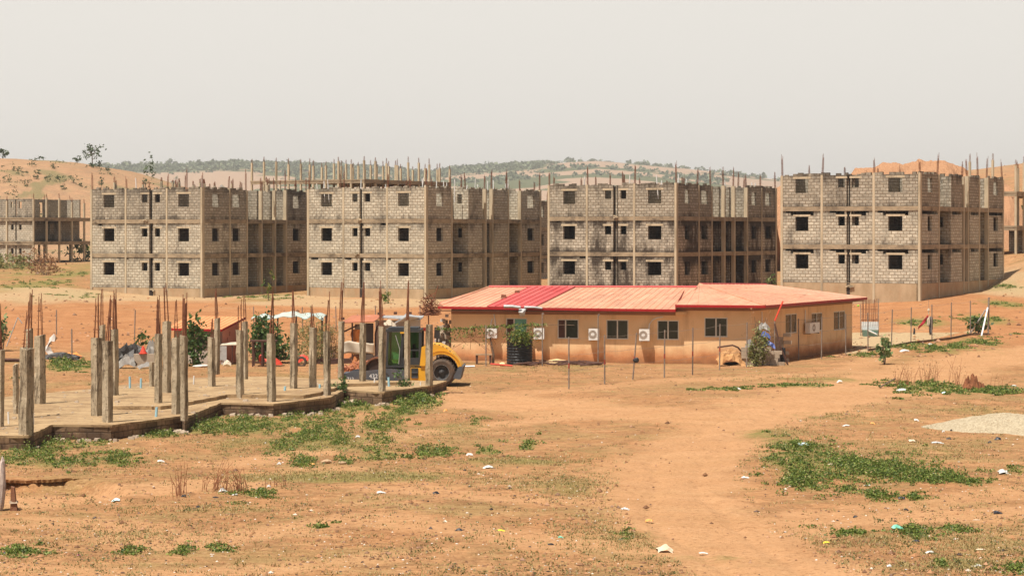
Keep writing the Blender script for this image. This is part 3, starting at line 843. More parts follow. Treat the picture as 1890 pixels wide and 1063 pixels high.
def hole(p0, d, q):
    u0, u1 = hit(p0, d, q[0]), hit(p0, d, q[1]); um = (u0+u1)/2
    return (u0, u1, zat(p0, d, um, q[3]), zat(p0, d, um, q[2]))
hf = [hole(A, dAB, q) for q in wins_f]; hs_ = [hole(B, dBC, q) for q in wins_s]
D4, E4 = Vector((-2.0, 131.2)), Vector((15.5, 138.0))
for nm, p0, p1, hl, zt in (('front_wall', A, B, hf, 2.95), ('end_wall', B, C, hs_, 3.1), ('rear_wall', C, E4, [], 2.9), ('rear_wall', E4, D4, [], 2.9), ('rear_wall', D4, A, [], 2.9)):
    m = MB(); m.wall(p0, p1, -.8, zt, hl, .2); m.build(nm, PLASTER, house, HO)
def put_window(p0, d, n, h, kind):
    u0, u1, z0, z1 = h
    inn = Vector((-d.y, d.x))
    def bar(m, a, b, c, e, dep0=.02, dep1=.1):
        q = [p0+d*a+inn*dep0, p0+d*b+inn*dep0, p0+d*b+inn*dep1, p0+d*a+inn*dep1]
        m.hexa([(v.x, v.y, c) for v in q], [(v.x, v.y, e) for v in q])
    t = .055
    m = MB()
    bar(m, u0, u1, z0, z0+t); bar(m, u0, u1, z1-t, z1); bar(m, u0, u0+t, z0+t, z1-t); bar(m, u1-t, u1, z0+t, z1-t)
    um = (u0+u1)/2 if kind == 2 else u0+(u1-u0)*.38
    bar(m, um-.035, um+.035, z0+t, z1-t, .012)
    w_ = m.build('window', FRAME, house, HO)
    for a, b, mt in ((u0+t, um-.035, GLASS if kind == 2 else CURT), (um+.035, u1-t, GLASSG if kind == 0 else GLASS)):
        m = MB(); bar(m, a, b, z0+t, z1-t, .05, .06)
        m.build('pane', mt, w_, HO)
    m = MB(); bar(m, u0-.03, u1+.03, z0-.05, z0-.003, -.025, .1); m.build('sill', PLASTER, w_, HO)
    m = MB(); bar(m, u0, u1, z0, z1, .16, .17); m.build('curtain', CURT, w_, HO)
for h, q in zip(hf, wins_f): put_window(A, dAB, nAB, h, q[4])
for h, q in zip(hs_, wins_s): put_window(B, dBC, nBC, h, q[4])
# outdoor units on brackets, with their conduits
def put_ac(p0, d, n, px0, px1, py0, py1):
    u0, u1 = hit(p0, d, px0), hit(p0, d, px1); um = (u0+u1)/2
    z0, z1 = zat(p0, d, um, py1), zat(p0, d, um, py0)
    def ob(m, a, b, c, e, o0, o1):
        q = [p0+d*a+n*o1, p0+d*b+n*o1, p0+d*b+n*o0, p0+d*a+n*o0]
        m.hexa([(v.x-HO[0], v.y-HO[1], c) for v in q], [(v.x-HO[0], v.y-HO[1], e) for v in q])
    m = MB(); ob(m, u0, u1, z0, z1, .14, .44)
    ac = m.build('air_conditioner', ACW, house)
    m = MB()
    c = p0+d*(u0+(u1-u0)*.40)+n*.445; r = (z1-z0)*.36
    for k in range(20):
        t0, t1 = 2*math.pi*k/20, 2*math.pi*(k+1)/20
        def pt(rr, t, off): v = c+d*(rr*math.cos(t))+n*off; return (v.x-HO[0], v.y-HO[1], (z0+z1)/2+rr*math.sin(t))
        m.quad(pt(r, t0, .005), pt(r, t1, .005), pt(r*.45, t1, -.0), pt(r*.45, t0, -.0))
    m.build('fan_grille', GRILLE, ac)
    m = MB()
    for k in range(16):
        t0, t1 = 2*math.pi*k/16, 2*math.pi*(k+1)/16
        m.quad(pt(0, t0, .012), pt(r*.33, t0, .012), pt(r*.33, t1, .012))
    m.build('fan_hub', ACW, ac)
    m = MB(); ob(m, u0+.06, u0+.1, z0-.05, z0-.003, .0, .44); ob(m, u1-.1, u1-.06, z0-.05, z0-.003, .0, .44)
    m.build('bracket', STEEL, ac)
for q in ((901, 919, 606, 623), (987, 1006, 605, 625), (1088, 1107, 606, 627), (1181, 1200, 607, 628)): put_ac(A, dAB, nAB, *q)
put_ac(B, dBC, nBC, 1482, 1500, 595, 614)
def conduit(p0, d, n, pts, off=.08, r=.03):
    m = MB()
    q = []
    for px, py in pts:
        u = hit(p0, d, px); v = p0+d*u+n*off
        q.append((v.x-HO[0], v.y-HO[1], zat(p0, d, u, py)))
    m.tube(q, r, 6); m.build('conduit', PVC, house)
conduit(A, dAB, nAB, [(1198, 608), (1199, 598), (1205, 590), (1214, 586), (1224, 585)], r=.035)
conduit(A, dAB, nAB, [(915, 606), (914, 592), (912, 580)]); conduit(A, dAB, nAB, [(905, 606), (907, 594), (909, 588)])
conduit(B, dBC, nBC, [(1484, 596), (1484, 572)]); conduit(B, dBC, nBC, [(1404, 602), (1404, 575)])
# soffits and roof planes
OV = .66
def V3(v, z): return (v.x, v.y, z)
pe = A-dAB*.62                                   # eave line of the main roof
uS = hit(A+nAB*OV, dAB, 1246)
e0, e1 = pe+nAB*OV, A+nAB*OV+dAB*uS
r0 = P(903, 530, 126.5); r1 = P(1286, 530.5, 125.4)
rl = Vector((-4.0, 132.0))
def ribs(p00, p10, p11, p01, n, mat, name='roof_sheet', th=.05, rib=.022, parent=None):
    """a slope p00-p10 (eave) to p01-p11 (top): the sheet and its raised seams as one mesh"""
    p00, p10, p11, p01 = (Vector(q) for q in (p00, p10, p11, p01))
    m = MB()
    nrm = (p10-p00).cross(p01-p00).normalized()
    if nrm.z < 0: nrm = -nrm
    lo = [q-nrm*th for q in (p00, p10, p11, p01)]
    m.hexa(lo, [p00, p10, p11, p01])
    for k in range(n+1):
        t = k/n
        a, b = p00.lerp(p10, t), p01.lerp(p11, t)
        s = (p10-p00).normalized()*.026
        m.hexa([a-s, a+s, b+s, b-s], [q+nrm*rib for q in (a-s*.5, a+s*.5, b+s*.5, b-s*.5)])
    for k in range(1, n, 1):                     # end laps of the sheets, at uneven heights
        if random.random() < .6:
            v = random.uniform(.25, .8)
            a = p00.lerp(p10, (k-1)/n).lerp(p01.lerp(p11, (k-1)/n), v); b = p00.lerp(p10, k/n).lerp(p01.lerp(p11, k/n), v)
            up_ = (p01-p00).normalized()*.05
            m.hexa([a, b, b+up_, a+up_], [q+nrm*.012 for q in (a, b, b+up_, a+up_)])
    return m.build(name, mat, parent or house, HO)
E0, E1 = Vector(V3(e0, EH+.06)), Vector(V3(e1, EH-.04))
# in photo the seams run obliquely up to the ridge
ribs(E0, E1, r1, r0, 34, ROOF)
lb = Vector((-4.3, 131.6, EH)); rb = Vector((12.2, 133.5, EH))
ribs(lb, E0, r0, r0+Vector((-.02, .02, 0)), 8, ROOF)
ribs(rb, lb, r0, r1, 20, ROOF)
def along(a, b, px):
    best = min((abs((a.lerp(b, t/400).x/a.lerp(b, t/400).y)*F+CX-px), t/400) for t in range(401))
    return best[1]
t0, t1 = along(E0, E1, 899), along(E0, E1, 986); s0, s1 = along(r0, r1, 980), along(r0, r1, 1062)
up = Vector((0, 0, .045))
ribs(E0.lerp(E1, t0)+up, E0.lerp(E1, t1)+up, r0.lerp(r1, s1)+up, r0.lerp(r1, s0)+up, 6, ROOFRED, 'roof_patch', .03, .04)
# ridge caps
m = MB(); m.tube([r0+Vector((0, 0, .03)), r1+Vector((0, 0, .03))], .07, 8); m.build('ridge_cap', ROOFRED, house, HO)
m = MB(); m.tube([E0, r0+Vector((0, 0, .03))], .05, 6); m.build('ridge_cap', ROOF, house, HO)
# wing roof
w0 = A+nAB*OV+dAB*(uS+.005); w1 = B+nAB*OV*.95+dAB*.75; w2 = C+nBC*OV+dBC*.75; 
W0, Wb, Wc = Vector(V3(w0, WH)), Vector(V3(w1, WH-.02)), Vector(V3(w2, WH+.02))
AP = P(1291, 524.5, 127.0); AP2 = Vector((AP.x+dBC.x*9.6, AP.y+dBC.y*9.6, 3.98))
ribs(W0, Wb, AP+Vector((.02, 0, 0)), AP, 8, ROOF, 'wing_roof')
ribs(Wb, Wc, AP2, AP, 18, ROOF, 'wing_roof')
bk = Vector((11.2, 141.0, WH))
ribs(Wc, bk, AP2+Vector((-.02, .02, 0)), AP2, 8, ROOF, 'wing_roof')
ribs(bk, W0, AP, AP2, 12, ROOF, 'wing_roof')
m = MB(); m.tube([Wb+Vector((0, 0, .02)), AP+Vector((0, 0, .02))], .055, 6); m.build('ridge_cap', ROOF, house, HO)
m = MB(); m.tube([AP+Vector((0, 0, .02)), AP2+Vector((0, 0, .02))], .06, 6); m.build('ridge_cap', ROOFRED, house, HO)
def fascia(a, b, h=.13):
    a, b = Vector(a), Vector(b)
    d = (b-a).normalized(); n = Vector((d.y, -d.x, 0)).normalized()*.03
    m = MB(); dn = Vector((0, 0, -h)); lo = Vector((0, 0, .01))
    m.hexa([a+n+dn, b+n+dn, b+dn-n*.2, a+dn-n*.2], [a+n+lo, b+n+lo, b+lo-n*.2, a+lo-n*.2])
    m.build('fascia', FASCIA, house, HO)
fascia(E0-dAB.to_3d()*.02, E1+dAB.to_3d()*.03); fascia(W0, Wb); fascia(Wb, Wc); fascia(lb, E0)
m = MB(); m.hexa([E1+Vector((0, -.02, -.13)), W0+Vector((.04, -.02, -.13)), W0+Vector((.9, 5, -.1)), E1+Vector((.8, 5, -.1))], [E1+Vector((0, -.02, .01)), W0+Vector((.04, -.02, .01)), W0+Vector((.9, 5, .7)), E1+Vector((.8, 5, .6))])
m.build('roof_step', FASCIA, house, HO)
def soff(p, q, r_, s_, z, zz=None):
    m = MB(); m.hexa([V3(v, z) for v in (p, q, r_, s_)], [V3(v, z+.03) for v in (p, q, r_, s_)]); m.build('soffit', SOFFIT, house, HO)
soff(e0+nAB*-.03, e1+nAB*-.03, A+dAB*uS+nAB*.002, A-dAB*.6+nAB*.002, EH-.2)
soff(w0, w1-dAB*.03, B+dAB*.1+nAB*.002, A+dAB*uS+nAB*.002, WH-.19)
soff(w1, w2, C+dBC*.7+nBC*.002, B+nBC*.002, WH-.185)
# apron boards below the soffits, the deeper boxed eave in the photo
for p, q, z in ((A+nAB*.03, A+dAB*uS+nAB*.03, EH-.38),):
    m = MB(); m.wall(p, q, z, EH-.205, (), .025); m.build('eave_board', SOFFIT, house, HO)
for p, q, z in ((A+dAB*(uS+.01)+nAB*.03, B+nAB*.03, WH-.34), (B+nBC*.03, C+nBC*.03, WH-.34)):
    m = MB(); m.wall(p, q, z, WH-.195, (), .025); m.build('eave_board', SOFFIT, house, HO)
m = MB(); c = A+dAB*uS+nAB*.25
m.box(c.x, c.x+.62, c.y, c.y+.22, 2.66, 2.84); m.build('box_end', PLASTER, house, HO)
# crumpled silver sheets tucked over the fascia and hanging
def crumple(name, mat, c, sx, sy, sz, seed=0, parent=None, rz=0, n=10, rough=.35, tilt=0.0):
    bm = bmesh.new()
    bmesh.ops.create_icosphere(bm, subdivisions=3 if n > 8 else 2, radius=1)
    r = random.Random(seed)
    dirs = [Vector((r.gauss(0, 1), r.gauss(0, 1), r.gauss(0, 1))).normalized() for _ in range(n)]
    amp = [r.uniform(-rough, rough) for _ in range(n)]
    for v in bm.verts:
        k = 1.0
        for dd, a in zip(dirs, amp):
            q = v.co.normalized().dot(dd)
            k += a*max(0, q-.55)*2.2
        v.co = v.co*k*r.uniform(.94, 1.06)
        v.co = Vector((v.co.x*sx, v.co.y*sy, v.co.z*sz))
    bmesh.ops.transform(bm, matrix=Matrix.Rotation(tilt, 4, 'Y'), verts=bm.verts)
    me = bpy.data.meshes.new(name); bm.to_mesh(me); bm.free()
    me.materials.append(mat)
    o = bpy.data.objects.new(name, me); COL.objects.link(o)
    o.location = c; o.rotation_euler = (0, 0, rz)
    if parent is not None: o.parent = parent
    return o
def rag(name, mat, c, sx, sy, sz, seed=0, n=9, slope=0.0):
    """a crumpled, sharply folded sheet heaped over the ground: sx, sy half-sizes, sz height"""
    r = random.Random(seed); m = MB()
    hh = [[r.random() for _ in range(n+1)] for _ in range(n+1)]
    g = []
    for i in range(n+1):
        row = []
        for j in range(n+1):
            u, v = 2*i/n-1, 2*j/n-1
            q = math.sqrt(u*u+v*v)
            e = max(0, 1-q*q*.55)
            z = sz*(e*(.68+.42*hh[i][j])-.08)+slope*u*sz
            row.append(Vector((c[0]+sx*(u+r.uniform(-.22, .22)*2/n*2)*(.85+.3*r.random()), c[1]+sy*(v+r.uniform(-.2, .2)*2/n)*(.85+.3*r.random()), c[2]+max(z, -.05))))
        g.append(row)
    for i in range(n):
        for j in range(n):
            if r.random() < .5: m.quad(g[i][j], g[i+1][j], g[i+1][j+1]); m.quad(g[i][j], g[i+1][j+1], g[i][j+1])
            else: m.quad(g[i][j], g[i+1][j], g[i][j+1]); m.quad(g[i+1][j], g[i+1][j+1], g[i][j+1])
    o = m.build(name, mat, None, tuple(c))
    bm = bmesh.new(); bm.from_mesh(o.data); bmesh.ops.remove_doubles(bm, verts=bm.verts, dist=1e-4); bm.to_mesh(o.data); bm.free()
    return o
def sheet_roll(px0, px1, py, r, label):
    a = P(px0, py, 120.62); b = P(px1, py+2, 120.5)
    m = MB(); m.tube([a, a.lerp(b, .5)+Vector((0, 0, .03)), b], r, 8, r*.8)
    o = m.build('flashing_sheet', GALV, None, tuple(a)); o['label'] = label; o['category'] = 'metal sheet'
    return o
sheet_roll(930, 961, 565.5, .10, 'bent silver sheet folded over the eave, the shorter thicker one')
sheet_roll(968, 1001, 567, .075, 'thin silver strip lying along the eave beside the folded sheet')
pc = P(964, 577, 120.65)
m = MB(); q = [P(958, 570, 120.7), P(972, 569, 120.6), P(969, 577, 120.5), P(968, 584, 120.7), P(960, 585, 120.6), P(957, 576, 120.5)]
mid_ = P(964, 577, 120.35)
for i in range(6): m.quad(q[i], q[(i+1) % 6], mid_)
for i in range(6): m.quad(q[i]+Vector((0, .03, 0)), mid_+Vector((0, .03, 0)), q[(i+1) % 6]+Vector((0, .03, 0)))
o = m.build('hanging_sheet', GALV, None, tuple(pc)); tag(o, 'torn silver foil hanging below the eave over the green window', 'metal sheet')
for i, (px, py, lab) in enumerate(((929.5, 546.5, 'small rusty block lying low on the roof beside the red patch'), (954.5, 539, 'small rusty block lying high on the roof beside the red patch'))):
    q = P(px, py, 123.2 if i == 0 else 124.6); m = MB()
    m.hexa([q+Vector(v) for v in ((-.16, -.1, -.1), (.15, -.12, -.1), (.17, .1, -.1), (-.13, .12, -.1))], [q+Vector(v) for v in ((-.13, -.1, .06), (.13, -.1, .09), (.14, .08, .07), (-.14, .1, .1))])
    tag(m.build('roof_weight', RUST, None, tuple(q)), lab, 'block')

# ------------------------------------------------------------------ slab with standing pillars
SZ = .47
def sp(px, py): return px2flat(px, py, SZ)
edge = [(-420, 806), (52, 803.5), (97, 783), (205, 784), (336, 767), (341, 770), (408, 742.5), (505, 745), (612, 732.5), (636, 719), (705, 723.5), (800, 710.5)]
poly = [sp(*p) for p in edge]+[(sp(800, 710.5)[0]+.5, 98.8), sp(660, 702.5), sp(500, 694), sp(340, 697), sp(170, 717), sp(0, 733), (-42, 86)]
def m_screed():
    t = NT('slab_screed', .95, .1); p = t.pos()
    n1 = t.noise(p, .35, 6, .7); n2 = t.noise(p, 2.4, 7, .75); st = t.noise(t.pos(.3, 1.4, 1), .8, 7, .75, .5)
    col = t.mix(t.ramp(n1, (.35, 0.), (.65, 1.)), (.40, .28, .155), (.33, .22, .115))
    col = t.mix(t.ramp(n1, (.50, 0.), (.62, .8)), col, (.26, .17, .095))
    col = t.mix(t.ramp(n2, (.54, 0.), (.66, .75)), col, (.19, .12, .065))
    col = t.mix(t.ramp(st, (.45, 0.), (.485, .75), (.52, 0.)), col, (.14, .085, .045))
    col = t.mix(t.ramp(n2, (.28, .5), (.40, 0.)), col, (.50, .38, .24))
    t.color(col); t.bump(n2, .5, .03)
    return t.m
SLABM = m_screed()
SLABSIDE = m_block('foundation_blocks', (.34, .215, .125), (.22, .14, .08), (.13, .08, .045), (.06, .04, .028), .8, .50)
def ragged(pl, step=.35, amp=.045):
    out_ = []; r_ = random.Random(44)
    for (x0, y0), (x1, y1) in zip(pl, pl[1:]+pl[:1]):
        L = math.hypot(x1-x0, y1-y0); k = max(1, int(L/step)) if y0 < 92 or y1 < 98 else 1
        for i in range(k):
            t = i/k; j = amp*(2.2 if r_.random() < .12 else 1)
            out_.append((x0+(x1-x0)*t+r_.uniform(-j, j), y0+(y1-y0)*t+r_.uniform(-j*.4, j)))
    return out_
poly_r = ragged(poly)
c0 = Vector((poly[3][0], poly[3][1], 0))
FO = (c0.x, c0.y, 0.0)
found = empty('building_foundation', FO, 0, 'stepped concrete ground slab studded with bare pillars and rusty rebar cages', 'foundation')
m = MB(); m.prism(poly, -.6, SZ-.08); m.build('foundation_wall', SLABSIDE, found, FO)
def grow(pl, g):
    cx = sum(p[0] for p in pl)/len(pl); cy = sum(p[1] for p in pl)/len(pl)
    return [(p[0]+g*(1 if p[0] > cx else -1), p[1]-g) for p in pl]
m = MB(); m.prism([(x, y-.05) for x, y in poly_r], SZ-.078, SZ); m.build('slab', SLABM, found, FO)
# the slightly raised middle bay of the slab
up_poly = [px2flat(*p, SZ+.14) for p in ((190, 749), (298, 749.5), (330, 745), (420, 728), (560, 729), (590, 724), (640, 708), (760, 704), (620, 699), (470, 699), (360, 704), (240, 726))]
m = MB(); m.prism(ragged(up_poly, .4, .05), SZ+.002, SZ+.14); m.build('raised_slab', SLABM, found, FO)
def m_pillar():
    t = NT('slab_pillar_concrete', .95, .1)
    n1 = t.noise(t.pos(3.2, 3.2, .55), 1.0, 7, .75, .4); n2 = t.noise(t.pos(1, 1, 1), 9, 6, .75); n3 = t.noise(t.pos(1.4, 1.4, .8), 1.0, 5, .7)
    col = t.mix(t.ramp(n3, (.36, 0.), (.64, 1.)), (.47, .385, .27), (.31, .25, .165))
    col = t.mix(t.ramp(n1, (.49, 0.), (.60, .9)), col, (.105, .078, .05))
    col = t.mix(t.ramp(n2, (.55, 0.), (.66, .85)), col, (.075, .055, .037))
    col = t.mix(t.ramp(n2, (.30, .6), (.40, 0.)), col, (.60, .52, .39))
    t.color(col); t.bump(t.math('ADD', n2, t.math('MULTIPLY', n1, .6)), .9, .035)
    return t.m
SCREED_P = m_pillar()
PILL = [(1, 645, 789, 12, 560), (30, 672, 765, 11, 0), (48, 642, 804, 26, 556), (55, 606, 772, 13, 534), (74, 618, 747, 20, 541), (178, 621, 769, 20, 542), (188, 599, 746, 11, 533), (199, 630, 781, 19, 545), (212, 606, 731, 14, 533),
        (280, 667, 715, 9, 0), (292, 615, 752, 14, 545), (308, 592, 733, 16, 522), (325, 622, 766, 17, 553), (340, 618, 777, 14, 540), (391, 622, 721, 14, 588), (400, 586, 692, 11, 532), (443, 608, 736, 14, 552), (452, 594, 704, 11, 545),
        (501, 615, 743, 16, 538), (542, 597, 725, 14, 535), (577, 603, 722, 14, 562), (604, 611, 731, 13, 538), (629, 593, 699, 11, 513), (669, 596, 711, 12, 520), (705, 602, 724, 13, 518), (752, 591, 704, 11, 516), (792, 597, 713, 13, 0)]
for i, (px, pt, pb, wd, rt) in enumerate(PILL):
    X, Y = sp(px, pb-2)
    s = wd*Y/F/(math.cos(R(31))+math.sin(R(31)))/2
    z1 = CAMH-(pt-HZ)*Y/F
    m = MB(); cs, sn = math.cos(R(-31)), math.sin(R(-31))
    N = 9
    r = random.Random(i)
    ring = []
    lean = r.uniform(-.03, .03)
    for k in range(N+1):
        t = k/N
        j = [(r.uniform(-.012, .012), r.uniform(-.012, .012)) for _ in range(4)]
        bump_ = r.uniform(.95, 1.05)
        zz = SZ-.02+(z1-SZ)*t
        ring.append([(X+(a*s*bump_+j[q][0])*cs-(b*s*bump_+j[q][1])*sn+lean*t, Y+(a*s*bump_+j[q][0])*sn+(b*s*bump_+j[q][1])*cs, zz+(r.uniform(-.05, .05) if k == N else 0)) for q, (a, b) in enumerate(((-1, -1), (1, -1), (1, 1), (-1, 1)))])
    for k in range(N):
        base = len(m.v)
        m.v += ring[k]+ring[k+1]
        m.f += [(base+q, base+(q+1) % 4, base+4+(q+1) % 4, base+4+q) for q in range(4)]
        if k == N-1: m.f.append((base+4, base+5, base+6, base+7))
    p_ = m.build('pillar', SCREED_P, found, FO)
    if rt:
        h = (pt-rt)*Y/F
        n = r.choice([4, 6, 8])
        mb = MB(); tx, ty = r.uniform(-.05, .05)*h, r.uniform(-.04, .04)*h
        conv = r.uniform(.15, .9)
        for k in range(n):
            a = 2*math.pi*(k+.5)/n
            q0 = (X+s*.75*math.cos(a), Y+s*.75*math.sin(a), z1-.15)
            e = conv*r.uniform(.7, 1.3)
            hh = h*r.uniform(.7, 1.0) if k else h
            q2 = (X+tx+s*.75*e*math.cos(a)+r.uniform(-.02, .02), Y+ty+s*.75*e*math.sin(a), z1+hh)
            q1 = ((q0[0]*.5+q2[0]*.5)+r.uniform(-.02, .02), (q0[1]+q2[1])/2, z1+hh*.5)
            mb.tube([q0, q1, q2], .0155, 5)
        for k in range(r.randint(4, 9)):
            t = r.uniform(.05, .8); ss = s*.82*(1-t*(1-conv)); zz = z1+h*t
            cx_, cy_ = X+tx*t, Y+ty*t
            mb.box(cx_-ss, cx_+ss, cy_-ss, cy_-ss+.014, zz, zz+.014); mb.box(cx_-ss, cx_-ss+.014, cy_-ss+.015, cy_+ss, zz, zz+.014)
            mb.box(cx_+ss-.014, cx_+ss, cy_-ss+.015, cy_+ss, zz, zz+.014)
        mb.build('rebar_cage', RUST, p_, FO)
# the crumpled cage on the last pillar
X, Y = sp(792, 711); mb = MB(); r = random.Random(5); zt_ = CAMH-(597-HZ)*Y/F
mb.tube([(X-.02, Y, zt_-.1), (X-.03, Y, zt_+.4)], .03, 5)
for k in range(46):
    a = [(X+r.gauss(0, .22)+.05, Y+r.gauss(0, .16), zt_+.36+abs(r.gauss(.25, .30))) for _ in range(4)]
    mb.tube([(X+r.uniform(-.2, .25), Y+r.uniform(-.1, .1), zt_+.36)]+sorted(a, key=lambda q: q[2]), .017, 4)
mb.build('crumpled_cage', RUST, found, FO)
for (px, py, h, blue) in ((16, 782, .42, 0), (62, 783, .4, 0), (240, 716, .5, 1), (260, 716, .42, 1), (288, 769, .35, 1), (357, 715, .5, 0), (525, 727, .32, 1), (590, 722, .3, 1), (691, 712, .35, 0), (718, 713, .4, 1), (776, 711, .15, 0)):
    X, Y = sp(px, py); m = MB()
    m.tube([(X, Y, SZ-.05), (X+random.uniform(-.03, .03), Y, SZ+h)], .05 if blue else .032, 7)
    m.build('stub_pipe', BLUEPIPE if blue else PVC, found, FO)
# ------------------------------------------------------------------ road roller
YEL = m_plain('roller_yellow', (.72, .36, .02), (.64, .30, .015), 1.5, .42, spec=.5, dirt=(.42, .22, .08), dirt_amt=.5)
DKG = m_plain('roller_steel_dark', (.085, .09, .10), (.06, .062, .07), 2, .6, spec=.4, dirt=(.26, .17, .11), dirt_amt=.55)
CABF = m_plain('cab_frame', (.03, .032, .034), (.045, .045, .045), 3, .5)
TYRE = m_plain('tyre_rubber', (.10, .07, .05), (.06, .045, .035), 4, .95, bump=.4, dirt=(.26, .14, .07), dirt_amt=.7)
RIM = m_plain('rim_steel', (.055, .05, .048), (.035, .033, .032), 5, .6, dirt=(.2, .12, .07), dirt_amt=.4)
def m_glass(nm, tint, refl):
    t = NT(nm, .05, .5)
    tr = t.n('BsdfTransparent'); tr.inputs[0].default_value = (*tint, 1)
    gl = t.n('BsdfGlossy'); gl.inputs['Roughness'].default_value = .06
    fr = t.n('LayerWeight'); fr.inputs[0].default_value = refl
    ms = t.n('MixShader'); t.l(fr.outputs['Fresnel'], ms.inputs[0]); t.l(tr.outputs[0], ms.inputs[1]); t.l(gl.outputs[0], ms.inputs[2])
    t.l(ms.outputs[0], t.t.nodes['Material Output'].inputs['Surface'])
    return t.m
CABG = m_glass('cab_glass', (.16, .34, .18), .35)
CABGL = m_glass('cab_glass_light', (.30, .62, .34), .45)
DRUM = m_plain('drum_steel', (.075, .04, .028), (.05, .03, .024), 2, .6, metal=.3, dirt=(.2, .09, .05), dirt_amt=.5)
WHITE = m_plain('white_paint', (.78, .77, .74), (.7, .69, .66), 3, .6)
rl0 = at(815, 713)
rot = R(-2)
rz_ = hz(rl0.x, rl0.y)
roller = empty('road_roller', (rl0.x, rl0.y, rz_), rot, 'yellow road roller with a green-glazed cab parked behind the pillared slab', 'road roller')
WR = .63
def wheel(y0):
    m = MB()
    m.lathe([(.36, .0), (.52, -.02), (.60, .03), (WR, .12), (WR, .40), (.60, .49), (.52, .54), (.36, .52)], (0, y0, WR), 36, 'y')
    for k in range(26):
        a = 2*math.pi*k/26
        for s, o in ((0, .06), (1, .32)):
            a2 = a+.06*s*2
            p0 = Vector((math.cos(a2), 0, math.sin(a2))); p1 = Vector((math.cos(a2+.13), 0, math.sin(a2+.13)))
            q = []
            for rr in (WR-.01, WR+.028):
                q.append([(p0.x*rr, y0+o, WR+p0.z*rr), (p1.x*rr, y0+o+.16, WR+p1.z*rr), (p1.x*rr*1.0+.03*-p1.z, y0+o+.16, WR+p1.z*rr+.03*p1.x), (p0.x*rr-.05*p0.z, y0+o, WR+p0.z*rr+.05*p0.x)])
            m.hexa(q[0], q[1])
    w_ = m.build('wheel', TYRE, roller, smooth=False)
    m = MB(); m.lathe([(.37, .03), (.35, .06), (.32, .14), (.16, .17), (.13, .08), (.001, .06)], (0, y0, WR), 28, 'y'); m.build('rim', RIM, w_, smooth=True)
    m = MB(); m.lathe([(.395, .02), (.395, .0), (.355, .0), (.355, .04)], (0, y0, WR), 32, 'y'); m.build('rim_flange', GALV, w_)
    return w_
wheel(-.05); wheel(1.45)
def sidepoly(m, poly, y0, y1):
    n = len(m.v); k = len(poly)
    m.v += [(a, y0, b) for a, b in poly]+[(a, y1, b) for a, b in poly]
    m.f.append(tuple(range(n, n+k))); m.f.append(tuple(range(n+k, n+2*k))[::-1])
    for i in range(k):
        j = (i+1) % k
        m.f.append((n+i, n+k+i, n+k+j, n+j))
def arc(cx, cz, r, a0, a1, n): return [(cx+r*math.cos(R(a0+(a1-a0)*i/n)), cz+r*math.sin(R(a0+(a1-a0)*i/n))) for i in range(n+1)]
# engine hood sweeping over the wheel, with a raised rib on its near side
hood = [(-1.02, .93), (-.93, 1.80), (-.62, 1.93), (-.15, 1.91), (.22, 1.74), (.55, 1.45), (.80, 1.12), (.92, .93)]
inner = arc(0, WR+.04, .80, 8, 152, 14)
m = MB(); sidepoly(m, hood+[(.80, .80)]+[(x, z) for x, z in inner]+[(-.78, .93)], .02, 1.92)
m.build('engine_hood', YEL, roller)
m = MB()
ro, ri = arc(-.02, WR+.05, .99, 12, 120, 14), arc(-.02, WR+.05, .93, 120, 12, 14)
sidepoly(m, ro+ri, -.015, .018)
ro, ri = arc(-.02, WR+.05, .86, 14, 118, 14), arc(-.02, WR+.05, .81, 118, 14, 14)
sidepoly(m, ro+ri, -.03, .018)
m.build('fender_rib', YEL, roller)
m = MB()
for k in range(11):
    t = k/10; i = 2.2+t*4.6; a = int(i); f = i-a
    x = hood[a][0]*(1-f)+hood[min(a+1, 7)][0]*f; z = hood[a][1]*(1-f)+hood[min(a+1, 7)][1]*f
    m.box(x-.05, x+.03, .06, .12, z-.01, z+.035)
m.build('hood_louvre', CABF, roller)
m = MB(); sidepoly(m, [(.48, .36), (.86, .30), (1.02, .93), (.78, .90), (.66, .62)], -.02, 1.95); m.build('rear_bumper', DKG, roller)
m = MB(); sidepoly(m, [(-1.55, .28), (-.60, .22), (-.55, .9), (-.80, .95), (-1.5, .95)], .1, 1.8); m.build('chassis', YEL, roller)
m = MB(); sidepoly(m, [(-1.42, .36), (-1.1, .36), (-1.1, .82), (-1.42, .82)], .07, .098); m.build('step_recess', CABF, roller)
m = MB(); m.box(-1.40, -1.12, .03, .068, .36, .40); m.box(-1.40, -1.12, .03, .068, .6, .64); m.build('step', DKG, roller)
# cab
m = MB(); m.box(-2.62, -.98, .1, 1.75, 2.50, 2.62); m.box(-2.50, -1.1, .2, 1.6, 2.622, 2.70)
m.build('cab_roof', CABF, roller)
cab = [(-2.58, .95), (-.98, .95), (-.78, 1.5), (-.95, 2.497), (-2.52, 2.497)]
m = MB()
def post(x0, z0, x1, z1, y0, w=.045):
    m.hexa([(x0-w, y0, z0), (x0+w, y0, z0), (x0+w, y0+.09, z0), (x0-w, y0+.09, z0)], [(x1-w, y0, z1), (x1+w, y0, z1), (x1+w, y0+.09, z1), (x1-w, y0+.09, z1)])
for y in (.12, 1.62):
    post(-2.56, .95, -2.50, 2.498, y); post(-1.93, .95, -1.80, 2.498, y, .06); post(-1.02, .95, -1.0, 2.498, y, .06)
    m.box(-1.75, -1.07, y+.005, y+.08, 1.62, 1.68)
m.build('cab_pillar', CABF, roller)
m = MB(); m.box(-2.6, -.95, .1, 1.75, .84, .948); m.box(-1.85, -1.08, .14, .2, .95, 1.30); m.build('cab_floor', CABF, roller)
m = MB(); m.box(-2.52, -1.90, .14, .16, .95, 2.49); m.build('cab_glass', CABGL, roller)
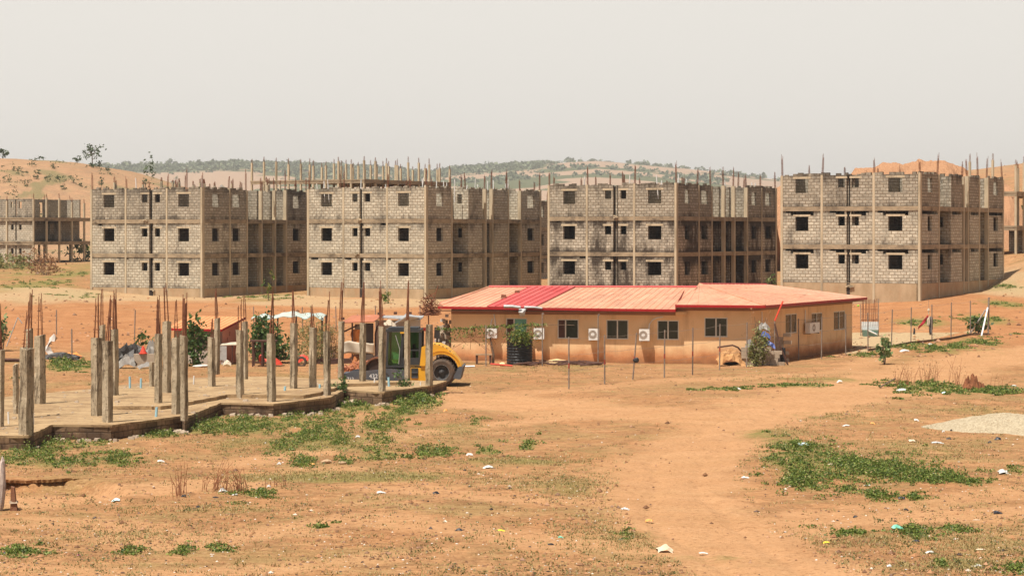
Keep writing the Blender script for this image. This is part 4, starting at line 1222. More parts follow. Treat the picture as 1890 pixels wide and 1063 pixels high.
m = MB(); m.box(-1.86, -1.05, .15, .17, 1.3, 2.49); m.build('cab_glass', CABG, roller)
m = MB(); m.box(-2.55, -2.53, .22, 1.60, 1.0, 2.45); m.build('cab_glass', CABG, roller)
m = MB(); m.box(-1.04, -1.0, .22, 1.60, 1.3, 2.45); m.build('cab_glass', CABG, roller)
m = MB(); m.box(-1.55, -1.35, .5, 1.2, 1.0, 1.25); m.box(-1.40, -1.3, .5, 1.2, 1.25, 1.9); m.build('seat', CABF, roller)
m = MB(); m.tube([(-2.0, .09, 1.0), (-1.95, .05, 1.7), (-2.15, .05, 2.35)], .018, 5); m.build('handrail', GALV, roller)
m = MB(); m.box(-1.93, -1.75, .07, .1, 2.43, 2.5); m.build('lamp', YEL, roller)
m = MB(); m.tube([(-.86, .12, .95), (-.80, .12, 1.75)], .05, 7); m.build('exhaust', CABF, roller)
# drum and the yoke around it
dc = -3.0
m = MB(); m.lathe([(.02, .30), (.50, .30), (.58, .22), (.66, .22), (.66, 1.70), (.58, 1.70), (.5, 1.6), (.02, 1.6)], (dc, 0, .66), 40, 'y'); m.build('drum', DRUM, roller)
m = MB(); m.lathe([(.68, .20), (.68, .24), (.60, .24), (.60, .20), (.68, .20)], (dc, 0, .66), 40, 'y'); m.build('drum_rim', RUST, roller)
yoke = [(-4.62, .20), (-4.60, .50), (-4.2, .66), (-3.4, .70), (-2.5, .80), (-1.75, .74), (-1.62, .62), (-1.75, .22)]
m = MB(); sidepoly(m, yoke, .05, .17); m.build('drum_yoke', DKG, roller)
m = MB(); sidepoly(m, yoke, 1.74, 1.86); m.build('drum_yoke', DKG, roller)
m = MB(); m.box(-4.64, -4.40, .172, 1.738, .22, .55); m.build('front_beam', DKG, roller)
m = MB(); m.box(-1.78, -1.5, .4, 1.5, .35, .7); m.build('articulation_joint', CABF, roller)
m = MB(); m.lathe([(.16, .02), (.16, -.0), (.10, -.0), (.10, .03), (.001, .03)], (-2.62, .03, .46), 20, 'y'); m.build('drum_motor', RIM, roller)
def text_on(body, loc, size, mat, parent, name='lettering', rotz=0.0):
    cu = bpy.data.curves.new(name, 'FONT'); cu.body = body; cu.size = size; cu.extrude = .003
    o = bpy.data.objects.new(name, cu); COL.objects.link(o)
    dg = bpy.context.evaluated_depsgraph_get()
    me = bpy.data.meshes.new_from_object(o.evaluated_get(dg))
    bpy.data.objects.remove(o); bpy.data.curves.remove(cu)
    me.materials.clear(); me.materials.append(mat)
    o = bpy.data.objects.new(name, me); COL.objects.link(o)
    o.location = loc; o.rotation_euler = (R(90), 0, rotz); o.parent = parent
    return o
text_on('432', (-3.38, .044, .36), .27, WHITE, roller)
text_on('712', (-4.42, .044, .24), .22, WHITE, roller)

# ------------------------------------------------------------------ sheds behind the slab
CANVAS = m_plain('canvas_white', (.56, .48, .37), (.46, .38, .28), 2, .9, bump=.2)
TARP = m_plain('tarp_pale_blue', (.34, .45, .43), (.46, .43, .36), 1.6, .7, dirt=(.34, .2, .11), dirt_amt=.6)
WOODD = m_plain('dark_timber', (.10, .045, .03), (.07, .035, .025), 6, .85)
SHEDW = m_plain('shed_wall_grey', (.44, .36, .29), (.36, .29, .23), 1.4, .95, dirt=(.22, .13, .08), dirt_amt=.7, zs=.5)
PINKW = m_plain('shed_wall_pink', (.66, .27, .18), (.58, .22, .15), 1.2, .95)
ORSHEET = m_plain('orange_roof_sheet', (.62, .285, .125), (.52, .22, .09), .8, .55)
RUSTSHEET = m_plain('rusty_roof_sheet', (.42, .155, .08), (.33, .115, .065), 1.2, .7, dirt=(.2, .09, .055), dirt_amt=.5)
GREYW = m_plain('pale_board_wall', (.55, .50, .45), (.47, .43, .38), 1.5, .9)
DKW = m_plain('shack_dark_wall', (.105, .08, .065), (.08, .06, .05), 2, .9)
BLACKT = m_plain('black_tarp', (.022, .018, .016), (.05, .042, .036), 2, .5, bump=.4)
GREYT = m_plain('grey_sheet_scrap', (.27, .25, .22), (.17, .155, .14), 2, .55, dirt=(.25, .16, .1), dirt_amt=.6)
REDP = m_plain('red_plastic', (.62, .06, .03), (.5, .05, .025), 2, .5)
ORP = m_plain('orange_cloth', (.75, .26, .06), (.62, .2, .05), 2, .7)
PALEBLK = m_plain('old_block', (.44, .35, .26), (.35, .27, .19), 3, .95, bump=.5, dirt=(.2, .12, .07), dirt_amt=.6)
def gz(px, Y): X = (px-CX)*Y/F; return hz(X, Y)
# shed with the orange roof: corner at px 408, long wall to px 318, red end wall to px 447
def shed():
    Yc = 118.0
    c = Vector(((408-CX)*Yc/F, Yc)); th = R(24)
    d1 = Vector((math.cos(th), -math.sin(th))); d2 = Vector((math.sin(th)*1.0, math.cos(th)))
    l = hit(c, -d1, 322); rlen = hit(c, d2, 441)
    g = hz(c.x, c.y)
    o = (c.x, c.y, g)
    root = empty('orange_roofed_shed', o, 0, 'low shed with an orange sheet roof, pierced grey wall and pink end wall', 'shed')
    zt = zat(c, d1, 0, 608)
    L0 = c-d1*l
    holes = []
    for r_ in range(3):
        for k in range(9):
            u = .5+k*.30+(r_ % 2)*.15
            if u < l-.4: holes.append((u, u+.1, g+1.0+r_*.30, g+1.18+r_*.30))
    m = MB()
    holes2 = [h for h in holes]
    for r_ in range(3):
        hr = [h for h in holes if abs(h[2]-(g+1.0+r_*.30)) < .01]
        m.wall(L0, c, g+.95+r_*.30, g+1.25+r_*.30, hr, .15)
    m.wall(L0, c, g-.4, g+.95, (), .15); m.wall(L0, c, g+1.85, zt, (), .15)
    m.build('long_wall', SHEDW, root, o)
    R1 = c+d2*rlen
    m = MB()
    for r_ in range(2):
        hr = [(.6+k*.5+(r_ % 2)*.25, .72+k*.5+(r_ % 2)*.25, g+1.2+r_*.3, g+1.42+r_*.3) for k in range(int((rlen-1)/.5))]
        m.wall(c, R1, g+1.15+r_*.3, g+1.45+r_*.3, hr, .15)
    m.wall(c, R1, g-.4, g+1.15, (), .15); m.wall(c, R1, g+1.75, zt-.02, (), .15)
    m.v += [(c.x, c.y, zt-.02), (R1.x, R1.y, zt-.02), (R1.x, R1.y, zt+.52)]; n = len(m.v); m.f.append((n-3, n-2, n-1))
    m.build('end_wall', PINKW, root, o)
    m = MB(); m.wall(R1-d1*.1, L0+d2*rlen*.9+d1*.2, g-.3, zt+.3, (), .1); m.build('rear_wall', SHEDW, root, o)
    a = L0-d1*.25-d2*.4; b = c+d1*.28-d2*.42; e = R1+d1*.3+d2*.2; f = L0+d2*rlen-d1*.25
    ribs4(a, b, e, f, zt+.02, zt+.62, root, o)
    m = MB()
    for p, q, z0, z1 in ((a, b, zt, zt), (b, e, zt, zt+.58)):
        n = Vector(((q-p).normalized().y, -(q-p).normalized().x))*.03
        m.hexa([(v.x, v.y, z) for v, z in ((p+n, z0-.09), (q+n, z1-.09), (q, z1-.09), (p, z0-.09))], [(v.x, v.y, z) for v, z in ((p+n, z0+.03), (q+n, z1+.03), (q, z1+.03), (p, z0+.03))])
    m.build('roof_trim', FASCIA, root, o)
def ribs4(a, b, e, f, z0, z1, root, o):
    q = [Vector((a.x, a.y, z0)), Vector((b.x, b.y, z0)), Vector((e.x, e.y, z1)), Vector((f.x, f.y, z1))]
    m = MB()
    m.hexa([v-Vector((0, 0, .03)) for v in q], q)
    for k in range(13):
        t = k/12; p0, p1 = q[0].lerp(q[1], t), q[3].lerp(q[2], t); s = (q[1]-q[0]).normalized()*.03; u = Vector((0, 0, .025))
        m.hexa([p0-s, p0+s, p1+s, p1-s], [p0-s*.5+u, p0+s*.5+u, p1+s*.5+u, p1-s*.5+u])
    m.build('roof_sheet', ORSHEET, root, o)
shed()
# little white-sheeted stand against the pink end wall
def stand():
    p = at(427, 672); g = p.z; o = tuple(p)
    root = empty('market_table', o, 0, 'small stall of white sheet and sticks against the pink shed wall', 'stall')
    m = MB(); m.hexa([(-.55, -.4, 1.02), (.42, -.45, 1.05), (.45, .4, 1.12), (-.5, .4, 1.08)], [(-.55, -.4, 1.06), (.42, -.45, 1.10), (.45, .4, 1.20), (-.5, .4, 1.13)]); m.build('table_cover', CANVAS, root)
    for x, y in ((-.45, -.35), (.1, -.36), (.36, -.38), (-.42, .3), (.36, .3)):
        m = MB(); m.tube([(x, y, -.1), (x, y, 1.03)], .035, 6); m.build('leg', WOODD if x > 0 else PVC, root)
    m = MB(); m.hexa([(-.56, -.42, .25), (-.2, -.44, .22), (-.2, -.42, .22), (-.56, -.40, .25)], [(-.56, -.42, 1.0), (-.2, -.44, 1.0), (-.2, -.42, 1.0), (-.56, -.40, 1.0)]); m.build('side_sheet', GALV, root)
stand()
# tarpaulin canopy on poles
def cloth(name, mat, pts_fn, nu, nv, parent=None, origin=(0, 0, 0), th=.02):
    m = MB()
    g = [[Vector(pts_fn(i/nu, j/nv)) for j in range(nv+1)] for i in range(nu+1)]
    for i in range(nu):
        for j in range(nv):
            m.quad(g[i][j], g[i+1][j], g[i+1][j+1], g[i][j+1])
    k = len(m.v); 
    o = m.build(name, mat, parent, origin, smooth=True)
    bm = bmesh.new(); bm.from_mesh(o.data); bmesh.ops.remove_doubles(bm, verts=bm.verts, dist=1e-4); bmesh.ops.recalc_face_normals(bm, faces=bm.faces)
    r_ = bmesh.ops.solidify(bm, geom=bm.faces[:], thickness=th); bm.to_mesh(o.data); bm.free()
    return o
def canopy():
    Y = 122.0
    a, b = P(468, 583, Y), P(600, 581, Y)
    o = (a.x, Y, hz(a.x, Y))
    root = empty('tarp_canopy', o, 0, 'ragged pale blue tarpaulin canopy on thin poles above the bushes', 'canopy')
    r = random.Random(3)
    W_ = b.x-a.x
    def f(u, v):
        sag = .24*math.exp(-((u-.55)/.22)**2)*(1-abs(v-.5))+.05*math.sin(u*17)+.04*math.sin(u*31+v*5)
        return (a.x+W_*u, Y-1.2+3.2*v, a.z-.08*(1-u)+sag+.05*v+(.06*math.sin(u*23)-.08 if v == 0 else 0))
    cloth('tarpaulin', TARP, f, 40, 8, root, o)
    for u, v in ((.06, .02), (.36, .05), (.62, .02), (.975, .04), (.02, .95), (.97, .95)):
        q = f(u, v); m = MB(); m.tube([(q[0], q[1], hz(q[0], q[1])-.2), (q[0]+.03, q[1], q[2])], .045 if u < .9 else .06, 6); m.build('pole', WOODD, root, o)
canopy()
def bench(px, py, wpx, zt, label):
    p = at(px, py); o = tuple(p); Y = p.y; wd = wpx*Y/F
    root = empty('timber_frame', o, 0, label, 'timber frame')
    m = MB(); m.box(-.1, wd+.1, -.35, .35, zt-.06, zt+.02); m.build('top_board', WOODD, root)
    for x in (.05, wd*.45, wd-.05):
        for y in (-.3, .3):
            m = MB(); m.box(x-.04, x+.04, y-.04, y+.04, -.15, zt-.062); m.build('leg', WOODD, root)
    m = MB(); m.box(.09, wd-.09, -.31, -.27, .2, .26); m.build('rail', WOODD, root)
bench(466, 676, 42, 1.38, 'dark timber stand with a flat top beside the leafy bush')
# shack with the rusty roof
def shack():
    Y = 121.0; o = (P(672, 600, Y).x, Y, gz(672, Y)); g = o[2]
    root = empty('tin_shack', o, 0, 'tin shack with a rusty front roof and a pale grey rear roof behind the roller', 'shack')
    def X(px, y=Y): return (px-CX)*y/F-o[0]
    def Z(py, y=Y): return CAMH-(py-HZ)*y/F-o[2]
    def slab4(nm, mt, pts, th=.05):
        m = MB(); v = [Vector(p) for p in pts]; m.hexa([q-Vector((0, 0, th)) for q in v], v); return m.build(nm, mt, root)
    slab4('front_roof', RUSTSHEET, [(X(632), -1.0, Z(595, Y-1)), (X(692), -1.0, Z(593, Y-1)), (X(709), .8, Z(581)), (X(648), .8, Z(583))])
    slab4('rear_roof', GALV, [(X(676), .4, Z(584)), (X(775), .0, Z(590)), (X(782), .6, Z(583)), (X(678), 3.6, Z(582, Y+3.5))])
    slab4('roof_lap', GALV, [(X(728), -.4, Z(596)), (X(752), -.6, Z(582)), (X(781), -.2, Z(586)), (X(748), 1.4, Z(580))])
    m = MB(); m.box(X(673), X(690), -.42, -.3, -.3, Z(596)); m.build('front_wall', DKW, root)
    m = MB(); m.box(X(655), X(674), -.1, .05, Z(650), Z(598)); m.build('inner_wall', SHEDW, root)
    m = MB(); m.box(X(752), X(775), .3, .42, -.3, Z(588)); m.build('rear_wall', GREYW, root)
    m = MB(); m.box(X(692), X(752), .9, 1.0, -.3, Z(592)); m.build('side_wall', GREYW, root)
    for px in (634, 652, 700): 
        m = MB(); m.tube([(X(px), -.7, -.3), (X(px), -.75, Z(594))], .05, 6); m.build('post', WOODD, root)
    m = MB(); m.tube([(X(694), -.5, -.2), (X(694), -.5, 1.5), (X(697), -.5, 1.9), (X(703), -.5, 2.15), (X(708), -.5, 2.2)], .06, 6); m.build('door_arch', WOODD, root)
    m = MB(); m.tube([(X(634), -.75, Z(612)), (X(660), -.6, Z(600))], .045, 5); m.build('brace', WOODD, root)
    for px, py in ((633, 590), (700, 581), (730, 580), (757, 580)):
        m = MB(); m.box(X(px)-.09, X(px)+.09, -.2, -.02, Z(py), Z(py)+.14); m.build('roof_weight', WOODD, root)
shack()
o = cloth('hanging_canvas', CANVAS, lambda u, v: (P(635, 650, 120).x+u*(691-635)*120/F, 119.8+.10*math.sin(u*9+v*2), P(0, 652, 120).z+.03*math.sin(u*11)+v*.62*(1+.1*math.sin(u*6))), 20, 6, None, tuple(at(662, 668)))
tag(o, 'white canvas sheet strung low in front of the tin shack', 'sheet')
o = cloth('hanging_cloth', ORP, lambda u, v: (P(649, 640, 120.5).x+u*.5+.06*math.sin(v*7), 120.4+.06*math.sin(u*8), P(0, 636, 120.5).z+v*.85), 6, 8, None, tuple(at(655, 668)))
tag(o, 'orange cloth hanging in the dark front of the tin shack', 'cloth')
tag(rag('bundled_sheet', CANVAS, P(722, 606, 119.6), .34, .2, .5, 4, 6, -.4), 'cream bundle of sheeting tied under the shack roof edge', 'bundle')
# rubbish around the sheds
def heap_at(px, py, z=0): p = at(px, py); return Vector((p.x, p.y, p.z+z))
tag(rag('black_tarp', BLACKT, heap_at(240, 672), .95, .7, 1.25, 11, 11), 'mound under a crumpled black tarpaulin between the pillars', 'tarpaulin')
tag(rag('sheet_scrap', GREYT, heap_at(232, 680), .5, .3, .8, 12, 7, .2), 'crumpled silver-grey sheet dumped before the black tarpaulin', 'metal sheet')
tag(rag('sheet_scrap', GREYT, heap_at(280, 668), .42, .3, 1.35, 13, 7), 'grey rag draped behind the orange-red triangle', 'sheet')
tag(rag('sheet_scrap', GREYT, heap_at(274, 680), .5, .3, .38, 14, 7), 'low grey scrap heap at the foot of the block wall', 'scrap')
p = heap_at(262, 678); m = MB(); m.box(p.x-.45, p.x+.75, p.y, p.y+.25, p.z-.2, p.z+.72)
tag(m.build('low_block_wall', PALEBLK, None, tuple(p)), 'short low block wall carrying the orange-red triangle', 'wall')
q = Vector((p.x+.05, p.y+.1, p.z+.725)); m = MB(); m.lathe([(.24, 0), (.24, .03), (.18, .04), (.05, .40), (.001, .42)], tuple(q), 14)
tag(m.build('traffic_cone', REDP, None, tuple(q)), 'orange-red cone standing on the low block wall', 'cone')
tag(rag('scrap_pile', BLACKT, heap_at(112, 663), 1.1, .4, .42, 15, 10), 'dark scrap pile above the bright green patch', 'scrap pile')
tag(rag('scrap_pile', ORP, heap_at(134, 660), .5, .3, .35, 16, 6), 'orange-yellow sheet on the scrap above the green patch', 'sheet')
tag(rag('sheet_scrap', GREYW, heap_at(92, 642), .36, .2, .75, 17, 4, .6), 'pale board leaning by the pillar above the scrap', 'board')
tag(rag('sheet_scrap', GREYW, heap_at(92, 657), .4, .2, .55, 171, 4, -.6), 'pale bent sheet lying below the leaning board', 'sheet')
tag(crumple('dark_plank', WOODD, heap_at(20, 668, .1), .9, .2, .1, 18, n=6), 'dark plank lying beyond the slab near the scrap', 'plank')
tag(rag('white_rag', CANVAS, heap_at(419, 675), .22, .15, .35, 19, 5), 'white rag at the foot of the small stall', 'rag')
tag(crumple('white_sheet', GREYW, heap_at(371, 677, .06), .5, .3, .08, 20, n=12), 'pale sheet lying flat below the pierced shed wall', 'sheet')
tag(rag('red_sheet', REDP, heap_at(505, 673), .45, .25, .45, 21, 6, -.4), 'red plastic sheet under the leafy bush', 'sheet')
tag(rag('red_sheet', REDP, heap_at(556, 672), .4, .25, .5, 22, 6, .4), 'red plastic sheet under the feathery bush', 'sheet')
tag(crumple('red_bucket', REDP, heap_at(483, 674, .3), .16, .16, .3, 23, n=6, rough=.1), 'red bucket by the dark timber stand', 'bucket')
m = MB(); p = heap_at(556, 676); m.lathe([(.17, -.09), (.26, -.1), (.30, -.04), (.30, .04), (.26, .1), (.17, .09)], (p.x, p.y, p.z+.24), 22, 'y'); m.lathe([(.17, .09), (.17, -.09)], (p.x, p.y, p.z+.24), 22, 'y')
tag(m.build('old_tyre', TYRE, None, tuple(p)), 'old tyre standing below the feathery bush', 'tyre')
m = MB(); p = heap_at(610, 672)
for k in range(3): m.box(p.x-.9+k*.06, p.x+1.5-k*.2, p.y-.1+k*.08, p.y+.5, p.z-.1+k*.14, p.z+.02+k*.14)
tag(m.build('plank_stack', WOODD, None, tuple(p)), 'dark planks stacked low beside the roller drum', 'planks')
DIRT = m_plain('loose_red_dirt', (.40, .15, .055), (.30, .11, .04), 1.5, 1.0, bump=.7)
def mound(name, label, cat, px, py, rx, ry, h, mat, seed=0, rough=.25, prof=None, nr=16, na=40, lump=1.0, c=None):
    c = c or at(px, py); r = np.random.default_rng(seed)
    V, Fs = [], []
    rr = np.linspace(0, 1, nr)
    ph = r.uniform(0, 6, 6)
    for i, q in enumerate(rr):
        for k in range(na):
            a = 2*math.pi*k/na
            e = 1+.16*math.sin(2*a+ph[0])+.10*math.sin(3*a+ph[1])+.06*math.sin(7*a+ph[2])
            x, y = c.x+rx*q*e*math.cos(a), c.y+ry*q*e*math.sin(a)
            b = (1-q*q)**1.3 if prof is None else (1-q**4)**1.1
            if prof is not None: b *= prof(math.cos(a)*q)
            z = h*b
            V.append((x, y, z))
    V = np.array(V)
    nz = (fbm(V[:, 0]*lump, V[:, 1]*lump, seed, 4)-.5)
    zz = (height(V[:, 0], V[:, 1]) if prof is None else np.minimum(height(V[:, 0], V[:, 1]), c.z+.4))+V[:, 2]*(1+nz*rough*2.4)+nz*rough*.5*np.repeat(1-rr, na)-.05*np.repeat(rr**3, na)
    m = MB(); m.v = [(a, b, d) for (a, b, _), d in zip(V, zz)]
    for i in range(nr-1):
        for k in range(na):
            m.f.append((i*na+k, (i+1)*na+k, (i+1)*na+(k+1) % na, i*na+(k+1) % na))
    o = m.build(name, mat, None, tuple(c), smooth=False)
    return tag(o, label, cat)
mound('dirt_heap', 'loose red dirt bank behind the roller drum', 'dirt heap', 660, 664, 1.6, .9, .45, DIRT, 4)
mound('root_heap', 'tangled heap of red roots and clods beside the roller drum', 'root heap', 664, 688, .95, .7, .55, DIRT, 5, .8, lump=4)
m = MB(); r = random.Random(9); p = at(664, 688)
for k in range(150):
    x, y = p.x+r.uniform(-.95, 1.0), p.y+r.uniform(-.7, .5); z = p.z+.1+.5*max(0, 1-abs(x-p.x-.3)/1.2)*r.random()
    m.tube([(x, y, z), (x+r.gauss(0, .12), y+r.gauss(0, .1), z+r.uniform(.02, .2)), (x+r.gauss(0, .2), y+r.gauss(0, .12), z+r.uniform(-.05, .2))], .028, 4)
tag(m.build('root_tangle', m_plain('dry_root', (.46, .19, .10), (.36, .13, .07), 4, .9), None, tuple(p)), 'mat of dry red roots lying over the clod heap by the drum', 'roots', kind='stuff')

# rubble and tins piled at the near end of the bungalow
r = random.Random(77); p0 = at(820, 668)
pile = empty('block_pile', tuple(p0), 0, 'ragged pile of broken blocks heaped against the end of the bungalow by the roller', 'block pile')
for k in range(46):
    m = MB(); q = P(r.uniform(806, 833), 660, 123.2); z = hz(q.x, q.y)+r.random()**1.3*(2.6 if q.x > -3.95 else 1.6)
    a = r.uniform(0, 3); sx_, sy_, sz_ = r.uniform(.10, .2), r.uniform(.08, .12), r.uniform(.06, .11); y = q.y+r.uniform(-.2, .3)
    c_, s_ = math.cos(a), math.sin(a)
    bb = [(q.x+u*sx_*c_-v*sy_*s_, y+u*sx_*s_+v*sy_*c_) for u, v in ((-1, -1), (1, -1), (1, 1), (-1, 1))]
    m.hexa([(u, v, z-sz_) for u, v in bb], [(u, v, z+sz_+r.uniform(-.02, .02)) for u, v in bb]); m.build('broken_block', PALEBLK if k % 3 else GREYW, pile, tuple(p0))
m = MB(); m.box(P(832, 0, 123).x-.8, P(832, 0, 123).x-.05, 123.45, 123.7, -.3, 1.9); m.build('block_core', PALEBLK, pile, tuple(p0))
def tinbox(nm, px0, px1, py0, py1, Y, mat, lab, cat, sl=.0):
    a, b = P(px0, py1, Y), P(px1, py0, Y); m = MB()
    m.hexa([(a.x, Y, a.z), (b.x, Y, a.z+sl*.6), (b.x, Y+.4, a.z+sl*.6), (a.x, Y+.4, a.z)], [(a.x+.03, Y, b.z), (b.x-.02, Y+.03, b.z+sl), (b.x-.02, Y+.4, b.z+sl), (a.x+.03, Y+.4, b.z)])
    m.box((a.x+b.x)/2-.05, (a.x+b.x)/2+.05, Y+.15, Y+.25, hz(a.x, Y)-.2, a.z)
    tag(m.build(nm, mat, None, tuple(a)), lab, cat)
tinbox('red_tin', 777, 797, 605, 611, 121.6, REDP, 'red tin tray raised on a post behind the roller hood', 'tin')
tinbox('dark_crate', 801, 812, 604, 624, 121.4, BLACKT, 'dark crate stuck on a post between the roller and the bungalow', 'crate', -.08)

# ------------------------------------------------------------------ things along the bungalow
p = P(959, 666, 118.6); m = MB(); g = hz(p.x, p.y)
prof = [(.001, -.05), (.69, -.05)]
for k in range(9):
    z = .02+k*.155; prof += [(.69, z), (.715, z+.03), (.715, z+.08), (.69, z+.11)]
prof += [(.69, 1.42), (.66, 1.5), (.45, 1.58), (.2, 1.62), (.2, 1.66), (.001, 1.67)]
m.lathe(prof, (p.x, p.y, g), 32)
tag(m.build('water_tank', BLACKP, None, (p.x, p.y, g)), 'black ribbed plastic water tank overgrown by the creeper', 'water tank')
def table_wood():
    p = at(893, 672); root = empty('work_bench', tuple(p), 0, 'small plank bench under the creeper before the orange wall', 'bench')
    m = MB(); m.box(-.45, .45, -.2, .2, .48, .56); m.build('bench_top', m_plain('bench_plank', (.42, .27, .15)), root)
    for x in (-.38, .36): m = MB(); m.box(x-.06, x+.06, -.16, .16, -.1, .478); m.build('leg', WOODD, root)
table_wood()
p = at(995, 668); m = MB(); m.hexa([(p.x-.18, p.y, p.z-.1), (p.x+.2, p.y-.05, p.z-.1), (p.x+.2, p.y+.03, p.z-.1), (p.x-.18, p.y+.08, p.z-.1)], [(p.x-.22, p.y+.2, p.z+.72), (p.x+.17, p.y+.15, p.z+.70), (p.x+.17, p.y+.2, p.z+.70), (p.x-.22, p.y+.25, p.z+.72)])
tag(m.build('leaning_board', PLASTER, None, tuple(p)), 'orange board leaning on the wall next to the black tank', 'board')
p = at(900, 678)
m = MB(); m.tube([P(905, 671.5, p.y), P(946, 675, p.y)], .05, 6); tag(m.build('red_pipe', REDP, None, tuple(p)), 'red plastic pipe lying before the black tank', 'pipe')
tag(crumple('yellow_bowl', m_plain('cream_plastic', (.78, .62, .33)), heap_at(927, 676, .1), .17, .12, .12, 31, n=6, rough=.1), 'cream-yellow bowl lying on the red pipe', 'bowl')
m = MB(); p = at(866, 678); m.tube([(p.x-.25, p.y, p.z+.04), (p.x+.3, p.y, p.z+.05)], .05, 7); tag(m.build('white_pipe', WHITE, None, tuple(p)), 'short white pipe on the ground behind the roller bumper', 'pipe')
m = MB(); r = random.Random(12); p0 = at(960, 676)
for k in range(70):
    q = at(r.uniform(935, 1092), r.uniform(671, 677)); a = r.gauss(0, .3); L = r.uniform(.4, 1.1)
    m.tube([(q.x, q.y, q.z+.03+r.random()*.16), (q.x+L*math.cos(a), q.y+L*math.sin(a)*.4, q.z+.03+r.random()*.18)], r.uniform(.02, .04), 5)
tag(m.build('brushwood', WOODD, None, tuple(p0)), 'brushwood strewn along the wall foot past the tank', 'brushwood', kind='stuff')
mound('sand_heap', 'low pale sand heap at the wall foot between two wall units', 'sand heap', 1032, 669, .9, .5, .22, m_plain('pale_sand', (.55, .38, .2), (.48, .32, .16), 2, 1), 6)
# tarp-covered dome, block stack, bags and drum by the corner
tag(rag('covered_mound', m_plain('ochre_cover', (.50, .27, .11), (.38, .20, .085), 1.6, .85, bump=.5, dirt=(.16, .1, .06), dirt_amt=.6), heap_at(1348, 674.5), .72, .42, 1.02, 41, 10), 'dome-shaped mound under a dirty ochre cover against the bungalow wall', 'covered mound')
m = MB(); p = at(1335, 672); m.tube([P(1324, 641, p.y-.4), P(1352, 637, p.y-.5), P(1362, 641, p.y-.5), P(1374, 655, p.y-.4)], .05, 6); tag(m.build('bent_pole', WOODD, None, tuple(p)), 'dark bent pole laid over the ochre-covered mound', 'pole')
tag(crumple('black_rag', BLACKP, heap_at(1350, 674, .08), .4, .2, .07, 42, n=10), 'flat black rag in front of the ochre-covered mound', 'rag')
def blockstack(px0, px1, py, rows, label, seed, top=None):
    r = random.Random(seed); a, b = at(px0, py), at(px1, py)
    root = empty('block_stack', tuple(a), 0, label, 'block stack')
    z = 0
    for k in range(rows):
        x = -.1; m = MB()
        while x < b.x-a.x:
            w_ = r.uniform(.35, .48); dy = r.uniform(-.06, .06)
            if r.random() < .93: m.box(x, x+w_-.03, dy, dy+.24, z, z+.19)
            x += w_
        m.build('block_course', PALEBLK, root); z += .2
blockstack(1372, 1440, 675, 5, 'loose stack of grey blocks behind the creeper bush at the bungalow corner', 3)
blockstack(1436, 1448, 668, 8, 'narrow pillar of grey blocks against the bungalow end wall', 4)
BLUEB = m_plain('blue_plastic', (.10, .14, .36), (.07, .10, .28), 4, .4, bump=.3)
tag(rag('blue_bag', BLUEB, heap_at(1418, 675, .95), .34, .2, .45, 43, 7), 'lower bulging blue plastic bag on the block stack', 'bag')
tag(rag('blue_bag', BLUEB, heap_at(1413, 675, 1.42), .26, .18, .5, 44, 6), 'upper smaller blue plastic bag on the block stack', 'bag')
tag(rag('grey_bag', GREYT, heap_at(1384, 674.5, .75), .3, .18, .75, 45, 7), 'grey-white sacking on the block stack behind the bush', 'sack')
tag(rag('grey_bag', GREYT, heap_at(1410, 674, 1.8), .3, .2, .6, 46, 7), 'dry grey tangle hanging above the blue bags', 'rag')
p = at(1445, 669); m = MB(); m.lathe([(.001, -.1), (.15, -.1), (.15, .3), (.16, .32), (.15, .34), (.15, .78), (.12, .82), (.001, .82)], tuple(p), 18)
tag(m.build('black_drum', BLACKP, None, tuple(p)), 'narrow black drum beside the block pillar', 'drum')
m = MB(); p = at(1446, 669); m.tube([P(1445, 556, 119.2), P(1430, 592, 118.9)], .045, 6); tag(m.build('red_rod', REDP, None, tuple(P(1437, 575, 119))), 'red rod slanting down from the roof edge', 'rod')
m = MB(); m.tube([P(1430, 598, 118.4), P(1440, 640, 118.2), (at(1446, 670).x, 118.2, at(1446, 670).z)], .055, 6); tag(m.build('dark_prop', WOODD, None, tuple(at(1446, 670))), 'dark prop pole leaning beside the black drum', 'pole')
tag(crumple('yellow_pad', m_plain('yellow_foam', (.72, .60, .28)), heap_at(1384, 677, .04), .16, .1, .05, 47, n=6), 'small yellow pad below the creeper bush', 'pad')

# ------------------------------------------------------------------ perimeter fence
fence = empty('wire_fence', tuple(at(1328, 683)), 0, 'fence of thin steel posts and slack wire ending at a braced post', 'fence')
FO2 = tuple(fence.location)
FP = [(1050, 622, 718, 1050), (1116, 618, 709, 1116), (1175, 614, 701, 1167), (1227, 609, 697, 1226), (1279, 605, 692, 1278), (1329, 598, 683, 1328), (1379, 595, 677, 1378), (1430, 593, 671, 1430), (1474, 588, 664, 1474), (1517, 585, 662, 1516), (1561, 579, 654, 1561), (1602, 577, 648, 1602), (1647, 571, 641, 1645), (1682, 567, 634, 1681), (1720, 562, 630, 1720), (1756, 558, 626, 1755), (1791, 555, 619, 1791)]
PAINT = m_plain('red_post_paint', (.33, .06, .04), (.25, .05, .035), 5, .7)
tops = []
for i, (pt, yt, yb, pb) in enumerate(FP):
    b = at(pb, yb); t = P(pt, yt, b.y)
    m = MB(); m.tube([b-Vector((0, 0, .3)), t], .036, 7); po = m.build('post', STEEL, fence, FO2)
    if i < 6:
        m = MB(); m.tube([b.lerp(t, .40), b.lerp(t, .5)], .039, 7); m.build('paint_band', PAINT, po, FO2)
    tops.append((b, t))
eb = at(1824, 618); et = P(1825, 549, eb.y)
m = MB(); m.tube([eb-Vector((0, 0, .3)), et], .06, 8); m.build('end_post', STEEL, fence, FO2)
m = MB(); m.tube([P(1823, 568, eb.y-.1), at(1811, 620)-Vector((0, 0, .1))], .055, 7); m.build('brace', WHITE, fence, FO2)
